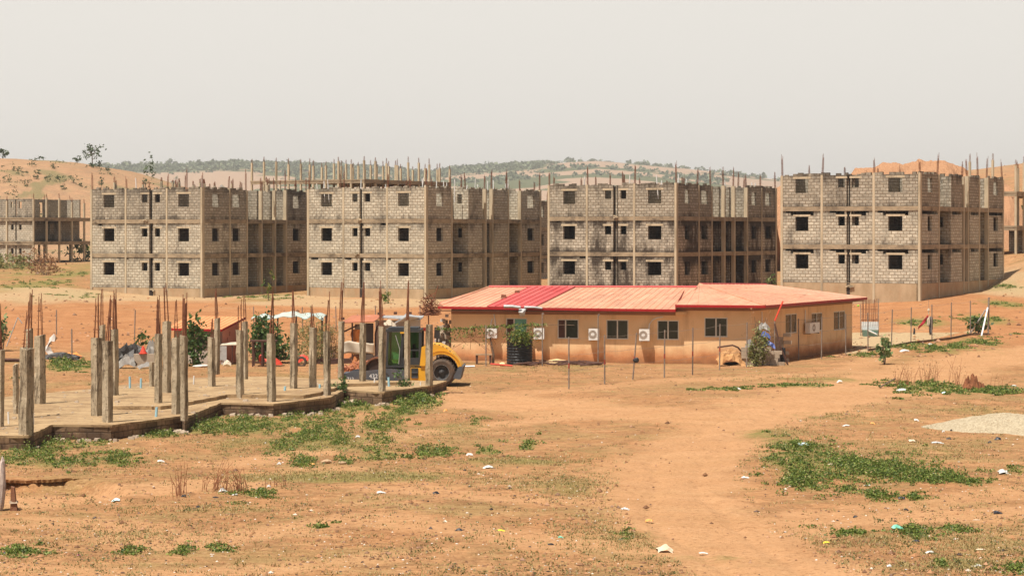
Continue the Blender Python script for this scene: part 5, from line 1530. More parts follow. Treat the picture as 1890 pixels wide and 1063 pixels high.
m = MB(); m.tube([P(1819, 572, eb.y+.05), at(1789, 616)-Vector((0, 0, .1))], .05, 7); m.build('brace', GALV, fence, FO2)
tops.append((eb, et))
for fr_ in (.97, .66, .36):
    m = MB()
    for (b0, t0_), (b1, t1_) in zip(tops[:-1], tops[1:]):
        p0, p1 = b0.lerp(t0_, fr_), b1.lerp(t1_, fr_)
        m.tube([p0, p0.lerp(p1, .5)-Vector((0, 0, .05)), p1], .006, 4, cap=False)
    m.build('wire', STEEL, fence, FO2)
m = MB()
for (b0, _a), (b1, _b) in zip(tops[11:-1], tops[12:]):
    m.hexa([b0+Vector((0, -.1, -.2)), b1+Vector((0, -.1, -.2)), b1+Vector((0, .12, -.2)), b0+Vector((0, .12, -.2))], [b0+Vector((0, -.1, .13)), b1+Vector((0, -.1, .13)), b1+Vector((0, .12, .13)), b0+Vector((0, .12, .13))])
m.build('fence_kerb', SLABSIDE, fence, FO2)
q = tops[2]; tag(crumple('black_bag', BLACKP, q[0].lerp(q[1], .42)+Vector((.08, -.05, 0)), .13, .07, .14, 50, n=10), 'black bag snagged halfway up a leaning fence post', 'bag')
rear = empty('wall_fence', tuple(at(1104, 673)), 0, 'row of four tall hooked steel posts close along the front wall of the bungalow', 'fence')
for px, yt, yb in ((1001, 578, 676), (1104, 580, 674), (1209, 592, 671), (1316, 592, 672)):
    b = at(px, yb); t = P(px, yt, b.y); m = MB(); m.tube([b-Vector((0, 0, .3)), t, t+Vector((.05, 0, .02)), t+Vector((.06, 0, -.08))], .034, 7); m.build('post', STEEL, rear, tuple(rear.location))
stakes = empty('stake_fence', tuple(at(468, 618)), 0, 'scattered thin grey stakes of a ruined fence beyond the sheds', 'fence')
for px, yt, yb in ((104, 572, 618), (133, 607, 664), (248, 572, 630), (469, 566, 606), (559, 567, 612), (621, 565, 610), (694, 564, 606), (775, 562, 612)):
    b = at(px, yb); t = P(px+random.uniform(-2, 2), yt, b.y); m = MB(); m.tube([b-Vector((0, 0, .3)), t], .04, 6); m.build('stake', STEEL, stakes, tuple(stakes.location))
m = MB(); b = at(12, 640); m.tube([b, P(33, 586, b.y)], .035, 6); m.tube([P(33, 586, b.y), P(41, 597, b.y)], .03, 6); tag(m.build('leaning_stick', GALV, None, tuple(b)), 'pale stick leaning over the broad-leaved bush beside the pillars', 'stick')
# ------------------------------------------------------------------ gate of sticks, sheet and basin right of the bungalow
gp = at(1605, 620)
gate = empty('stick_gate', tuple(gp), 0, 'gate of rusty sticks standing past the end wall of the bungalow', 'gate')
r = random.Random(6)
m = MB(); zt = P(0, 553, gp.y).z
for k in range(11):
    x = gp.x-.48+k*.098; m = MB(); m.tube([(x, gp.y, gp.z-.1), (x+r.uniform(-.03, .03), gp.y, gp.z+1.0), (x+r.uniform(-.04, .04), gp.y, zt+r.uniform(-.06, .06))], .022, 5); m.build('stick', RUST, gate, tuple(gp))
for z in (.25, 1.05, 1.75): m = MB(); m.box(gp.x-.55, gp.x+.55, gp.y+.025, gp.y+.05, gp.z+z, gp.z+z+.04); m.build('rail', RUST, gate, tuple(gp))
m = MB(); m.tube([(gp.x+.6, gp.y+.05, gp.z-.2), (gp.x+.6, gp.y+.05, zt+.05)], .03, 6); m.tube([(gp.x-.58, gp.y+.05, gp.z-.2), (gp.x-.58, gp.y+.05, zt-.3)], .03, 6); m.build('gate_post', STEEL, gate, tuple(gp))
m = MB()
for k in range(14):
    x0 = gp.x-.55+k*.08; m.hexa([(x0, gp.y-.12, gp.z+.42), (x0+.081, gp.y-.12, gp.z+.42), (x0+.081, gp.y-.1, gp.z+.42), (x0, gp.y-.1, gp.z+.42)], [(x0, gp.y-.1-.03*(k % 2), gp.z+.95), (x0+.081, gp.y-.1-.03*((k+1) % 2), gp.z+.95), (x0+.081, gp.y-.08, gp.z+.95), (x0, gp.y-.08, gp.z+.95)])
tag(m.build('corrugated_sheet', m_plain('corrugated_pale', (.62, .62, .60), (.5, .5, .49), 3, .4, spec=.5), None, tuple(gp)), 'pale corrugated sheet propped on the stick gate', 'metal sheet')
TUB = m_plain('tub_green', (.16, .25, .20), (.12, .19, .15), 3, .5)
m = MB(); m.hexa([(gp.x-.48, gp.y-.5, gp.z-.05), (gp.x+.42, gp.y-.5, gp.z-.05), (gp.x+.45, gp.y-.15, gp.z-.05), (gp.x-.48, gp.y-.15, gp.z-.05)], [(gp.x-.55, gp.y-.55, gp.z+.4), (gp.x+.5, gp.y-.55, gp.z+.4), (gp.x+.5, gp.y-.13, gp.z+.4), (gp.x-.55, gp.y-.13, gp.z+.4)])
tag(m.build('green_tub', TUB, None, tuple(gp)), 'grey-green tub below the corrugated sheet', 'tub')
m = MB(); m.tube([P(1603, 610, gp.y-.62), P(1618, 617, gp.y-.62)], .05, 6); tag(m.build('pale_pipe', WHITE, None, tuple(gp)), 'pale pipe leaning across the grey-green tub', 'pipe')
tag(crumple('green_bag', m_plain('lime_plastic', (.35, .62, .08)), P(1584, 564, gp.y), .09, .07, .08, 51, n=6), 'lime green bag hung beside the stick gate', 'bag')
# cloths on the washing post
wp = at(1717, 618)
post_ = empty('washing_post', tuple(wp), 0, 'grey post draped with a dark cloth beyond the fence', 'post')
m = MB(); m.tube([wp-Vector((0, 0, .3)), P(1717, 584, wp.y)], .07, 7); m.tube([P(1714, 572, wp.y), P(1714, 552, wp.y)], .012, 5); m.build('pole', STEEL, post_, tuple(wp))
m = MB(); m.tube([P(1714, 573, wp.y), P(1714, 569, wp.y)], .09, 8, .05); m.tube([P(1714, 580, wp.y), P(1714, 573.2, wp.y)], .03, 8); m.build('finial', CANVAS, post_, tuple(wp))
cl = lambda nm, mt, a, b, drop, lab: tag(cloth(nm, mt, lambda u, v: tuple(a.lerp(b, u)-Vector((0, .05*math.sin(u*9+v*3), v*drop*(1+.2*math.sin(u*5))))), 10, 5, None, tuple(wp)), lab, 'cloth')
cl('dark_cloth', DKG, P(1715, 584, wp.y-.12), P(1722, 586, wp.y-.12), 1.0, 'dark grey cloth hanging over the washing post')
cl('red_cloth', m_plain('red_fabric', (.42, .03, .04), (.33, .02, .03), 3, .8), P(1713, 580, wp.y-.1), P(1695, 603, wp.y-.1), .24, 'red cloth stretched down slanting from the washing post')
cl('cream_cloth', CANVAS, P(1716, 583, wp.y-.2), P(1711, 590, wp.y-.2), .55, 'cream cloth hanging between the red cloth and the dark one')
m = MB(); b = at(1687, 617); m.tube([b, b+Vector((.03, 0, .28)), b+Vector((0, 0, .42))], .08, 8, .04); tag(m.build('black_stump', BLACKP, None, tuple(b)), 'small black stump beside the end of the red cloth', 'stump')

# ------------------------------------------------------------------ gravel pile, dirt heap, rubble mound, stack at the edge
def m_gravel(nm, a, b, c):
    t = NT(nm, 1.0, .1); p = t.pos()
    v = t.n('TexVoronoi'); v.inputs['Scale'].default_value = 16; t.l(p, v.inputs['Vector'])
    f = t.noise(p, 9, 4, .7)
    col = t.mix(t.ramp(v.outputs['Color'], (.2, 0.), (.8, 1.)), a, b)
    col = t.mix(t.ramp(f, (.55, 0.), (.75, .6)), col, c)
    t.color(col); t.bump(t.math('ADD', v.outputs['Distance'], f), .8, .05)
    return t.m
GRAV = m_gravel('pale_gravel', (.44, .37, .255), (.33, .265, .175), (.24, .17, .10))
mound('gravel_pile', 'pale gravel pile spilling into view beside the thin weeds', 'gravel pile', 1908, 795, 3.5, 2.6, .60, GRAV, 8, .12, nr=30, na=80, lump=2.5)
mound('dirt_heap', 'red-brown earth heap among the dry twigs at the green strip', 'dirt heap', 1796, 718, .68, .5, .42, m_plain('red_earth', (.25, .095, .04), (.16, .06, .028), 5, 1, bump=.9), 9, 1.3, nr=20, na=44, lump=5)
RUB = m_gravel('orange_rubble', (.42, .235, .13), (.33, .17, .09), (.18, .10, .055))
def rubble_ridge():
    prof = [(1420, 352), (1450, 342), (1500, 335), (1556, 327), (1578, 313), (1612, 306), (1650, 301), (1690, 300), (1722, 296), (1745, 298), (1762, 305), (1785, 316), (1815, 326), (1860, 345)]
    Yc, nu, nv = 240.0, 170, 46
    m = MB()
    c = Vector(((1660-CX)*Yc/F, Yc, hz((1660-CX)*Yc/F, Yc)))
    us = np.linspace(1420, 1860, nu); vs = np.linspace(-1, 1, nv)
    U, Vv = np.meshgrid(us, vs, indexing='ij')
    X = (U-CX)*Yc/F; Y = Yc+Vv*13
    g = np.minimum(height(X.ravel(), Y.ravel()).reshape(X.shape), c.z+1)
    top = CAMH+(HZ-np.interp(U, [p[0] for p in prof], [p[1] for p in prof]))*Yc/F
    bell = np.clip(1-np.abs(Vv)**1.7, 0, 1)
    n = (fbm(X*.8, Y*.8, 10, 5)-.5); n2 = np.abs(fbm(X*.35, Y*.35, 12, 4)-.5)
    Z = g-.3+np.maximum(top+.55-g, 0)*bell*(1-.5*n2*(1-bell*.7))+n*1.1*np.minimum(1, bell*2)-.2
    m.v = [tuple(q) for q in np.stack([X.ravel(), Y.ravel(), Z.ravel()], 1)]
    m.f = [(i*nv+j, (i+1)*nv+j, (i+1)*nv+j+1, i*nv+j+1) for i in range(nu-1) for j in range(nv-1)]
    tag(m.build('rubble_mound', RUB, None, tuple(c)), 'big orange rubble mound heaped up behind the gap-riddled shell', 'rubble mound')
rubble_ridge()
st = at(10, 943)
stack = empty('mud_block_stack', (st.x+.12, st.y, st.z), .1, 'two brown mud blocks stacked beside a ragged whitish post at the picture edge', 'block stack')
MUD = m_plain('mud_block', (.24, .11, .06), (.17, .08, .045), 5, .95, bump=.7)
for k, (x0, x1, z0, z1) in enumerate(((.02, .20, .0, .22), (.03, .15, .28, .66))):
    m = MB(); m.hexa([(x0, -.1, z0-.03), (x1+.02, -.12, z0-.03), (x1+.02, .1, z0-.03), (x0, .12, z0-.03)], [(x0+.01, -.1, z1), (x1-.03, -.1, z1-.04), (x1-.02, .1, z1-.03), (x0, .1, z1)]); m.build('mud_block', MUD, stack)
m = MB(); m.hexa([(.0, -.12, .20), (.22, -.14, .21), (.22, .12, .21), (.0, .12, .2)], [(.0, -.1, .27), (.2, -.11, .255), (.2, .1, .26), (.0, .1, .27)]); m.build('flat_stone', PALEBLK, stack)
sp0 = Vector((st.x-.02, st.y, st.z))
tag(crumple('ragged_post', m_plain('ragged_sacking', (.55, .45, .38), (.34, .27, .24), 9, .9, bump=.5, dirt=(.12, .13, .18), dirt_amt=.7), sp0+Vector((-.1, -.02, .72)), .12, .13, .80, 61, n=20, rough=.2), 'ragged whitish post wrapped in sacking beside the mud blocks', 'post')
# ------------------------------------------------------------------ plants
LEAF_W = m_leaf('weed_leaf', (.038, .078, .014), (.235, .295, .055), .3, (.36, .28, .12))
LEAF_D = m_leaf('bush_leaf', (.035, .075, .018), (.12, .18, .045), .3)
LEAF_F = m_leaf('feathery_leaf', (.13, .145, .045), (.27, .26, .09), .3)
LEAF_B = m_leaf('broad_leaf', (.06, .13, .03), (.30, .36, .16), .25)
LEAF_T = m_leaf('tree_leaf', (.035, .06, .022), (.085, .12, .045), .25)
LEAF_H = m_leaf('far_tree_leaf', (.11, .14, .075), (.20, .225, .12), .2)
LEAF_Y = m_leaf('dry_grass_blade', (.19, .16, .05), (.40, .30, .13), .25)
BARK = m_plain('bark', (.17, .115, .075), (.11, .075, .05), 8, .9)
TWIG = m_plain('dry_twig', (.33, .14, .065), (.24, .10, .05), 5, .9)
def leaves(name, mat, C, size, parent=None, origin=(0, 0, 0), flat=.0, asp=.5, droop=0.0):
    """one leaf-shaped quad per row of C; size: scalar or per-row"""
    C = np.asarray(C, float); n = len(C)
    a = rng.normal(size=(n, 3)); a[:, 2] *= (1-flat); a[:, 2] -= droop
    a /= np.linalg.norm(a, axis=1)[:, None]
    b = rng.normal(size=(n, 3)); b -= a*(a*b).sum(1)[:, None]; b /= np.linalg.norm(b, axis=1)[:, None]
    s = (np.ones(n)*size*rng.uniform(.6, 1.35, n))[:, None]
    V = np.stack([C-a*s*.5, C+b*s*.5*asp, C+a*s*.5, C-b*s*.5*asp], 1).reshape(-1, 3)-np.array(origin)
    me = bpy.data.meshes.new(name)
    me.vertices.add(4*n); me.vertices.foreach_set('co', V.ravel().astype(np.float32))
    me.loops.add(4*n); me.loops.foreach_set('vertex_index', np.arange(4*n, dtype=np.int32))
    me.polygons.add(n); me.polygons.foreach_set('loop_start', (np.arange(n)*4).astype(np.int32))
    me.update(calc_edges=True)
    me.materials.append(mat)
    o = bpy.data.objects.new(name, me); COL.objects.link(o)
    if parent is not None: o.parent = parent
    else: o.location = origin
    return o
def clumpy(n, k, c, r, sig=.33, shell=.35):
    """n points in k clumps filling an ellipsoid of radii r about c, thinner inside"""
    d = rng.normal(size=(k, 3)); d /= np.linalg.norm(d, axis=1)[:, None]
    q = d*(rng.uniform(shell, 1, k)**.6)[:, None]
    i = rng.integers(0, k, n)
    p = q[i]+rng.normal(size=(n, 3))*sig*rng.uniform(.5, 1, k)[i][:, None]
    return np.array(c)+p*np.array(r)
def bush(name, label, base, rx, ry, h, n, leaf, mat, k=14, stems=5, group=None, cat='bush', asp=.5, sig=.3, lift=.5, droop=0):
    o = tuple(base)
    root = empty(name, o, 0, label, cat, group)
    m = MB()
    for j in range(stems):
        a = random.uniform(0, 6.28); q = random.uniform(.2, .7)
        m.tube([(base.x+.04*math.cos(a), base.y+.04*math.sin(a), base.z-.1), (base.x+rx*q*.5*math.cos(a), base.y+ry*q*.5*math.sin(a), base.z+h*.4), (base.x+rx*q*math.cos(a), base.y+ry*q*math.sin(a), base.z+h*random.uniform(.6, .9))], .025, 5, .01)
    m.build('stem', BARK, root, o)
    P_ = clumpy(n, k, (base.x, base.y, base.z+h*lift), (rx, ry, h*.5), sig)
    P_[:, 2] = np.maximum(P_[:, 2], base.z+.02)
    leaves('foliage', mat, P_, leaf, root, o, asp=asp, droop=droop)
    return root
bush('leafy_bush', 'dark leafy bush with yellowish leaves growing up under the pale blue canopy', at(498, 672)+Vector((0, 1.0, 0)), 1.15, .8, 2.7, 1500, .24, LEAF_D, 26, 7, asp=.55)
bush('low_bush', 'small dark bush beside the legs of the dark timber stand', at(490, 672)+Vector((0, .2, 0)), .5, .4, 1.1, 260, .2, LEAF_D, 9)
bush('feathery_bush', 'tall feathery olive bush between the canopy and the tin shack', at(573, 672)+Vector((0, .8, 0)), 1.1, .8, 2.6, 2600, .2, LEAF_F, 26, 6, asp=.16, sig=.34)
bush('feathery_bush', 'dry straw-coloured feathery bush next to the tin shack canvas', at(612, 672)+Vector((0, .9, 0)), .55, .5, 2.1, 900, .2, m_leaf('straw_leaf', (.26, .17, .07), (.42, .28, .12)), 14, 5, asp=.16)
bush('creeper_bush', 'climbing bush growing up the pierced wall of the orange-roofed shed', at(356, 676)+Vector((0, .3, 0)), .78, .4, 2.6, 620, .26, LEAF_D, 20, 4, asp=.6)
bush('papaya_shoot', 'thin broad-leaved shoot over the black tarpaulin mound', at(262, 668)+Vector((0, .4, 0)), .65, .4, 1.6, 120, .26, LEAF_D, 9, 4, asp=.6)
bush('creeper_bush', 'yellow-green creeper bush climbing the grey block stack', at(1397, 676)+Vector((0, -.2, 0)), .55, .35, 2.15, 900, .17, LEAF_F, 20, 4, asp=.5)
bush('twig_bush', 'dry reddish twigs above the grey block stack', at(1405, 674)+Vector((0, .25, 0)), .8, .4, 2.9, 90, .15, m_leaf('dry_leaf', (.33, .17, .08), (.45, .26, .14)), 14, 16, asp=.3, lift=.75)
bush('broad_leaf_shrub', 'pale broad-leaved shrub standing alone by the track past the bungalow', at(1632, 673), .44, .4, 1.45, 210, .25, LEAF_B, 14, 5, cat='shrub', asp=.6, sig=.22)
bush('broad_leaf_shrub', 'green shrub tucked under the braced end post of the fence', at(1806, 616), .75, .5, 1.25, 260, .28, LEAF_D, 12, 5, cat='shrub', asp=.6)
bush('broad_leaf_shrub', 'broad-leaved shrub behind the pillars where the pale stick leans', at(4, 648), .55, .5, 2.0, 240, .27, LEAF_B, 12, 5, cat='shrub', asp=.6)
bush('broad_leaf_shrub', 'dark shrub wedged in the corner of the stepped slab', at(623, 741), .42, .35, 1.05, 330, .15, LEAF_D, 12, 5, cat='shrub')
bush('broad_leaf_shrub', 'leafy green shrub against the slab edge near its last pillar', at(742, 731), .5, .4, 1.0, 380, .15, LEAF_D, 12, 5, cat='shrub')
bush('sapling', 'sapling growing before the dark balcony of the sooty-banded shell', at(493, 556)+Vector((0, 1, 0)), .5, .4, 2.2, 50, .3, LEAF_W, 5, 2, cat='sapling', asp=.6, lift=.8)
bush('round_bush', 'small round bush on the bank before the palest shell', at(717, 560), .55, .5, 1.0, 160, .22, LEAF_W, 8, 3)
bush('sapling', 'pale sapling at the foot of the darkest shell beside its end wall', P(1421, 534, 178)+Vector((0, 0, -.7)), .45, .4, 1.6, 70, .28, LEAF_B, 6, 2, cat='sapling', asp=.6, lift=.7)
bush('dry_bush', 'rusty dry bush before the distant half-walled frame building', at(66, 492), 3.6, 2.0, 2.0, 500, .4, m_leaf('rusty_leaf', (.22, .11, .05), (.36, .2, .1)), 20, 8)
bush('green_bush', 'green bush in front of the distant half-walled frame building', at(22, 496), 2.6, 1.6, 1.7, 420, .4, LEAF_F, 16, 5)
bush('dry_bush', 'dry brown bush at the foot of the distant frame pillars', at(84, 508), 1.8, 1.2, 1.1, 300, .3, m_leaf('brown_leaf', (.25, .12, .055), (.33, .2, .1)), 12, 8)
bush('banana_bush', 'bright green bush seen through the distant frame pillars', P(150, 480, 293)+Vector((0, 0, -1.5)), 1.4, 1.2, 4.4, 260, .7, LEAF_W, 12, 3, asp=.4)
bush('green_bush', 'green bush behind the frame pillars on the far slope', P(1866, 470, 236)+Vector((0, 0, -1)), 3.0, 1.5, 6.5, 900, .5, LEAF_D, 22, 4)
# creeper strung along a wire in front of the bungalow, hanging down over the tank
cp = at(897, 676); CO = tuple(cp)
vine = empty('creeper_vine', CO, 0, 'creeper strung along a wire before the bungalow and spilling over the black tank', 'creeper')
Yv = 118.2
line = [(806, 606), (828, 608), (852, 607), (880, 604), (905, 603), (935, 602), (960, 600), (985, 600), (1010, 599), (1060, 600)]
m = MB(); m.tube([P(a, b, Yv) for a, b in line], .012, 4); m.build('stem', BARK, vine, CO)
m = MB(); b0 = at(897, 676); m.tube([b0-Vector((0, 0, .2)), P(897, 600, b0.y)], .04, 6); m.build('support_post', STEEL, vine, CO)
pts = []
for (a, b), (c_, d_) in zip(line[:8], line[1:9]):
    for k in range(60):
        t = random.random(); q = P(a+(c_-a)*t, b+(d_-b)*t, Yv+random.gauss(0, .12)); pts.append((q.x, q.y, q.z+random.gauss(0, .05)))
for k in range(160):
    q = P(random.uniform(830, 905), 608+abs(random.gauss(0, 12)), Yv+random.gauss(0, .12)); pts.append(tuple(q))
leaves('foliage', LEAF_W, pts, .17, vine, CO, asp=.4)
pts = []
for k in range(900):
    q = P(random.gauss(960, 12), 622+random.gauss(0, 7.5), 117.9+random.gauss(0, .25)); pts.append(tuple(q))
leaves('hanging_foliage', LEAF_W, pts, .18, vine, CO, asp=.3)
m = MB()
for k in range(34):
    px = random.uniform(842, 985); py = random.uniform(606, 618); q = P(px, py, Yv-.1); m.tube([q, q+Vector((random.uniform(-.5, .5), 0, -.25)), q+Vector((random.uniform(-1.0, .9), .05, -random.uniform(.3, 1.0)))], .012, 4)
m.build('twig', TWIG, vine, CO)
m = MB(); m.tube([P(905, 623, 118.3), P(908, 640, 118.2), P(911, 655, 118.2), P(910, 672, 118.2)], .05, 6, .08); m.build('trunk', BARK, vine, CO)
# dry twig thickets
def twigs(label, px, py, wpx, hpx, n, seed, tilt=0, leafy=0):
    r = random.Random(seed); b = at(px, py); o = tuple(b); s = b.y/F
    m = MB()
    for k in range(n):
        x = b.x+max(-1.6, min(1.6, r.gauss(0, 1)))*wpx*.24*s; y = b.y+r.gauss(0, .25); h = hpx*s*r.uniform(.35, 1.0); lx = r.gauss(tilt, .22)*h
        p1 = Vector((x+lx*.4, y, b.z+h*.55)); p2 = Vector((x+lx+r.gauss(0, .05), y+r.gauss(0, .08), b.z+h))
        m.tube([(x, y, hz(x, y)-.05), p1, p2], .009, 4, .004)
        if r.random() < .6: m.tube([p1, p1+Vector((r.gauss(0, .13), 0, r.uniform(.05, .25)))], .006, 4, .003)
    if not leafy:
        ob = m.build('dry_twigs', TWIG, None, o); return tag(ob, label, 'dry twigs')
    root = empty('dry_shrub', o, 0, label, 'dry shrub')
    m.build('stem', TWIG, root, o)
    C = np.stack([b.x+rng.normal(0, wpx*.25*s, leafy), b.y+rng.normal(0, .2, leafy), b.z+rng.uniform(.3, 1, leafy)*hpx*s], 1)
    leaves('foliage', m_leaf('sparse_leaf', (.16, .10, .04), (.30, .19, .08)), C, .07, root, o)
twigs('upright reddish dry twigs nearest the small gully', 332, 914, 26, 66, 16, 1)
twigs('sprawling reddish dry twigs by the white bag', 398, 906, 60, 62, 30, 2, .25)
twigs('dry straw stalks fanning out from the second thicket', 446, 908, 34, 48, 24, 3, -.25)
twigs('thin dry twigs at the near edge of the grass streak', 505, 898, 60, 30, 9, 4)
twigs('dry leafless shrub above the white litter on the green strip', 1668, 712, 42, 42, 26, 5, 0, 40)
twigs('dry shrub with a few leaves in the middle of the green strip', 1716, 708, 36, 44, 26, 6, .1, 90)
twigs('taller dry stalks leaning over the red-brown earth heap', 1768, 712, 44, 56, 16, 7, .15, 16)
twigs('three thin dry stalks past the red-brown earth heap', 1846, 716, 40, 44, 5, 8)
twigs('thin dry stalks beside the track, short of the broad-leaved shrub', 1485, 706, 80, 16, 10, 9)
m = MB(); m.tube([at(1624, 716)+Vector((0, 0, .03)), at(1652, 712)+Vector((0, 0, .34))], .035, 6); tag(m.build('grey_branch', BARK, None, tuple(at(1640, 715))), 'grey branch propped up at the near end of the green strip', 'branch')

# ------------------------------------------------------------------ weeds, grass, clods: too many to count
def scatter_weeds():
    C, S_ = [], []
    for px, py, rx, ry, cnt, hh in WEEDS:
        for k in range(int(cnt*1.15)):
            gx, gy = random.gauss(0, .56), random.gauss(0, .56); q = min(1, math.hypot(gx, gy))
            if random.random() < .12: gx *= 2; gy *= 2
            sx_, sy_ = px+rx*gx, py+ry*gy
            if sy_ < 440: continue
            c = at(sx_, sy_)
            far = c.y/70
            r = random.choice([.07, .12, .18, .26, .34])*random.uniform(.7, 1.2)*max(1, min(far, 2.2)**.6); h = hh*random.uniform(.5, 1.15)*(1-.55*q)
            if random.random() < .3: r *= 1.4
            nl = int(16+r*160*random.uniform(.6, 1.1))
            for j in range(nl):
                aa, rr = random.uniform(0, 6.28), math.sqrt(random.random())*r
                C.append((c.x+rr*math.cos(aa), c.y+rr*math.sin(aa), c.z+h*random.random()*(1-.6*(rr/r)**2))); S_.append(.068*(1 if far < 1.3 else 1.5))
            if random.random() < .35:              # an upright sprig standing out of the mat
                hh2 = h*random.uniform(1.2, 2.0)
                for j in range(14):
                    t_ = random.random()
                    C.append((c.x+random.gauss(0, .05+.06*(1-t_)), c.y+random.gauss(0, .06), c.z+hh2*t_)); S_.append(.06*(1 if far < 1.3 else 1.4))
    o = leaves('weeds', LEAF_W, C, np.array(S_), asp=.62, flat=.3)
    tag(o, kind='stuff')
scatter_weeds()
def scatter_grass():
    V, Fs = [], []
    def blade(c, h, w_):
        a = random.uniform(0, 6.28); l = random.gauss(0, 1.3)*h
        n = len(V)
        V.extend([(c[0]-w_*math.cos(a), c[1]-w_*math.sin(a), c[2]-.01), (c[0]+w_*math.cos(a), c[1]+w_*math.sin(a), c[2]-.01), (c[0]+l*math.sin(a), c[1]-l*math.cos(a), c[2]+h)])
        Fs.append((n, n+1, n+2))
    spots = []
    for px, py, rx, ry, a in DRY:
        for k in range(int(rx*ry*.16*a)+30):
            g = random.gauss(0, .55), random.gauss(0, .55)
            spots.append((px+rx*g[0], py+ry*g[1]))
    for k in range(2600): spots.append((random.uniform(-20, 1910), 1063-(random.random()**1.3)*380))
    xs = []
    for s in spots:
        if s[1] < 470: continue
        Y = CAMH*F/(s[1]-HZ)
        if Y > 190: continue
        xs.append(((s[0]-CX)*Y/F, Y))
    xs = np.array(xs)
    for k_, lim_ in ((0, 2.8), (1, 1.7)): xs = xs[seg_dist(xs[:, 0], xs[:, 1], [px2flat(*p) for p in TRACKS[k_][0]]) > lim_]
    zs = height(xs[:, 0], xs[:, 1])
    for (x, y), z in zip(xs, zs):
        for j in range(random.randint(5, 14)):
            blade((x+random.gauss(0, .11), y+random.gauss(0, .11), z), random.uniform(.02, .065), random.uniform(.008, .022))
    me = bpy.data.meshes.new('dry_grass'); me.from_pydata(V, [], Fs); me.materials.append(LEAF_Y)
    o = bpy.data.objects.new('dry_grass', me); COL.objects.link(o); tag(o, kind='stuff')
scatter_grass()
def scatter_sprigs():
    """single low seedlings and dry leaf sprigs all over the bare ground"""
    main = [px2flat(*p) for p in TRACKS[0][0]], [px2flat(*p) for p in TRACKS[1][0]]
    trk = lambda q: seg_dist(np.array([q[0]]), np.array([q[1]]), main[0])[0] < 2.8 or seg_dist(np.array([q[0]]), np.array([q[1]]), main[1])[0] < 1.7
    C, S_ = [], []
    n = 1900
    px = np.array([random.uniform(-20, 1910) for _ in range(n)]); py = np.array([1063-(random.random()**1.25)*370 for _ in range(n)])
    Y = CAMH*F/(py-HZ); X = (px-CX)*Y/F
    dens = fbm(X/5, Y/7, 77, 3); Zs = height(X, Y)
    for x, y, z, d in zip(X, Y, Zs, dens):
        if d < .46: continue
        if trk((x, y)) : continue
        h = random.uniform(.04, .16)
        for j in range(random.randint(5, 16)):
            C.append((x+random.gauss(0, .07), y+random.gauss(0, .07), z+h*random.random())); S_.append(random.uniform(.03, .065))
    o = leaves('seedlings', m_leaf('seedling_leaf', (.07, .09, .025), (.2, .2, .07)), C, np.array(S_), asp=.55); tag(o, kind='stuff')
scatter_sprigs()
def bits(name, n, mat, smin, smax, ylo, yhi, flat=.6, clump=.0, seed=3, poly=None):
    """small clods and stones as little irregular lumps"""
    r = np.random.default_rng(seed)
    px = r.uniform(-40, 1930, n); py = yhi-(r.random(n)**1.2)*(yhi-ylo)
    Y = CAMH*F/(py-HZ); X = (px-CX)*Y/F
    keep = fbm(X/3.0, Y/4.5, seed, 3)+r.normal(0, .06, n) > clump
    for k_, lim_ in ((0, 2.6), (1, 1.6)): keep &= (seg_dist(X, Y, [px2flat(*p) for p in TRACKS[k_][0]]) > lim_) | (r.random(n) < .12)
    X, Y = X[keep], Y[keep]; Z = height(X, Y); n = len(X)
    dirs = np.array([(1, 0, 0), (0, 1, 0), (-1, 0, 0), (0, -1, 0), (0, 0, 1), (0, 0, -.6)])
    s = r.uniform(smin, smax, n)*np.where(r.random(n) < .06, 1.9, 1)
    V = dirs[None]*s[:, None, None]*r.uniform(.55, 1.3, (n, 6, 1)); V[:, :, 2] *= flat
    ang = r.uniform(0, 6.28, n); c, s_ = np.cos(ang)[:, None], np.sin(ang)[:, None]
    V = np.stack([V[:, :, 0]*c-V[:, :, 1]*s_, V[:, :, 0]*s_+V[:, :, 1]*c, V[:, :, 2]], 2)
    V += np.stack([X, Y, Z+s*.12], 1)[:, None, :]
    fb = np.array([(0, 1, 4), (1, 2, 4), (2, 3, 4), (3, 0, 4), (1, 0, 5), (2, 1, 5), (3, 2, 5), (0, 3, 5)])
    Fs = (fb[None]+(np.arange(n)*6)[:, None, None]).reshape(-1, 3)
    me = bpy.data.meshes.new(name); me.from_pydata(V.reshape(-1, 3).tolist(), [], Fs.tolist()); me.materials.append(mat)
    o = bpy.data.objects.new(name, me); COL.objects.link(o); tag(o, kind='stuff')
CLOD = m_leaf('soil_clod', (.13, .06, .027), (.40, .20, .09), 0.0)
bits('clods', 10500, CLOD, .02, .06, 640, 1075, .7, .47, 3)
bits('pebbles', 1500, m_leaf('pebble', (.45, .35, .26), (.66, .58, .48), 0), .015, .038, 640, 1075, .6, .44, 4)
bits('dark_debris', 1500, m_leaf('dark_bit', (.03, .02, .016), (.10, .05, .03), 0), .02, .05, 650, 1075, .5, .45, 5)
bits('litter', 300, m_leaf('litter_bit', (.42, .36, .3), (.75, .72, .68), 0), .02, .045, 660, 1075, .35, .42, 6)
bits('bank_clods', 5000, CLOD, .04, .15, 515, 660, .7, .46, 7)
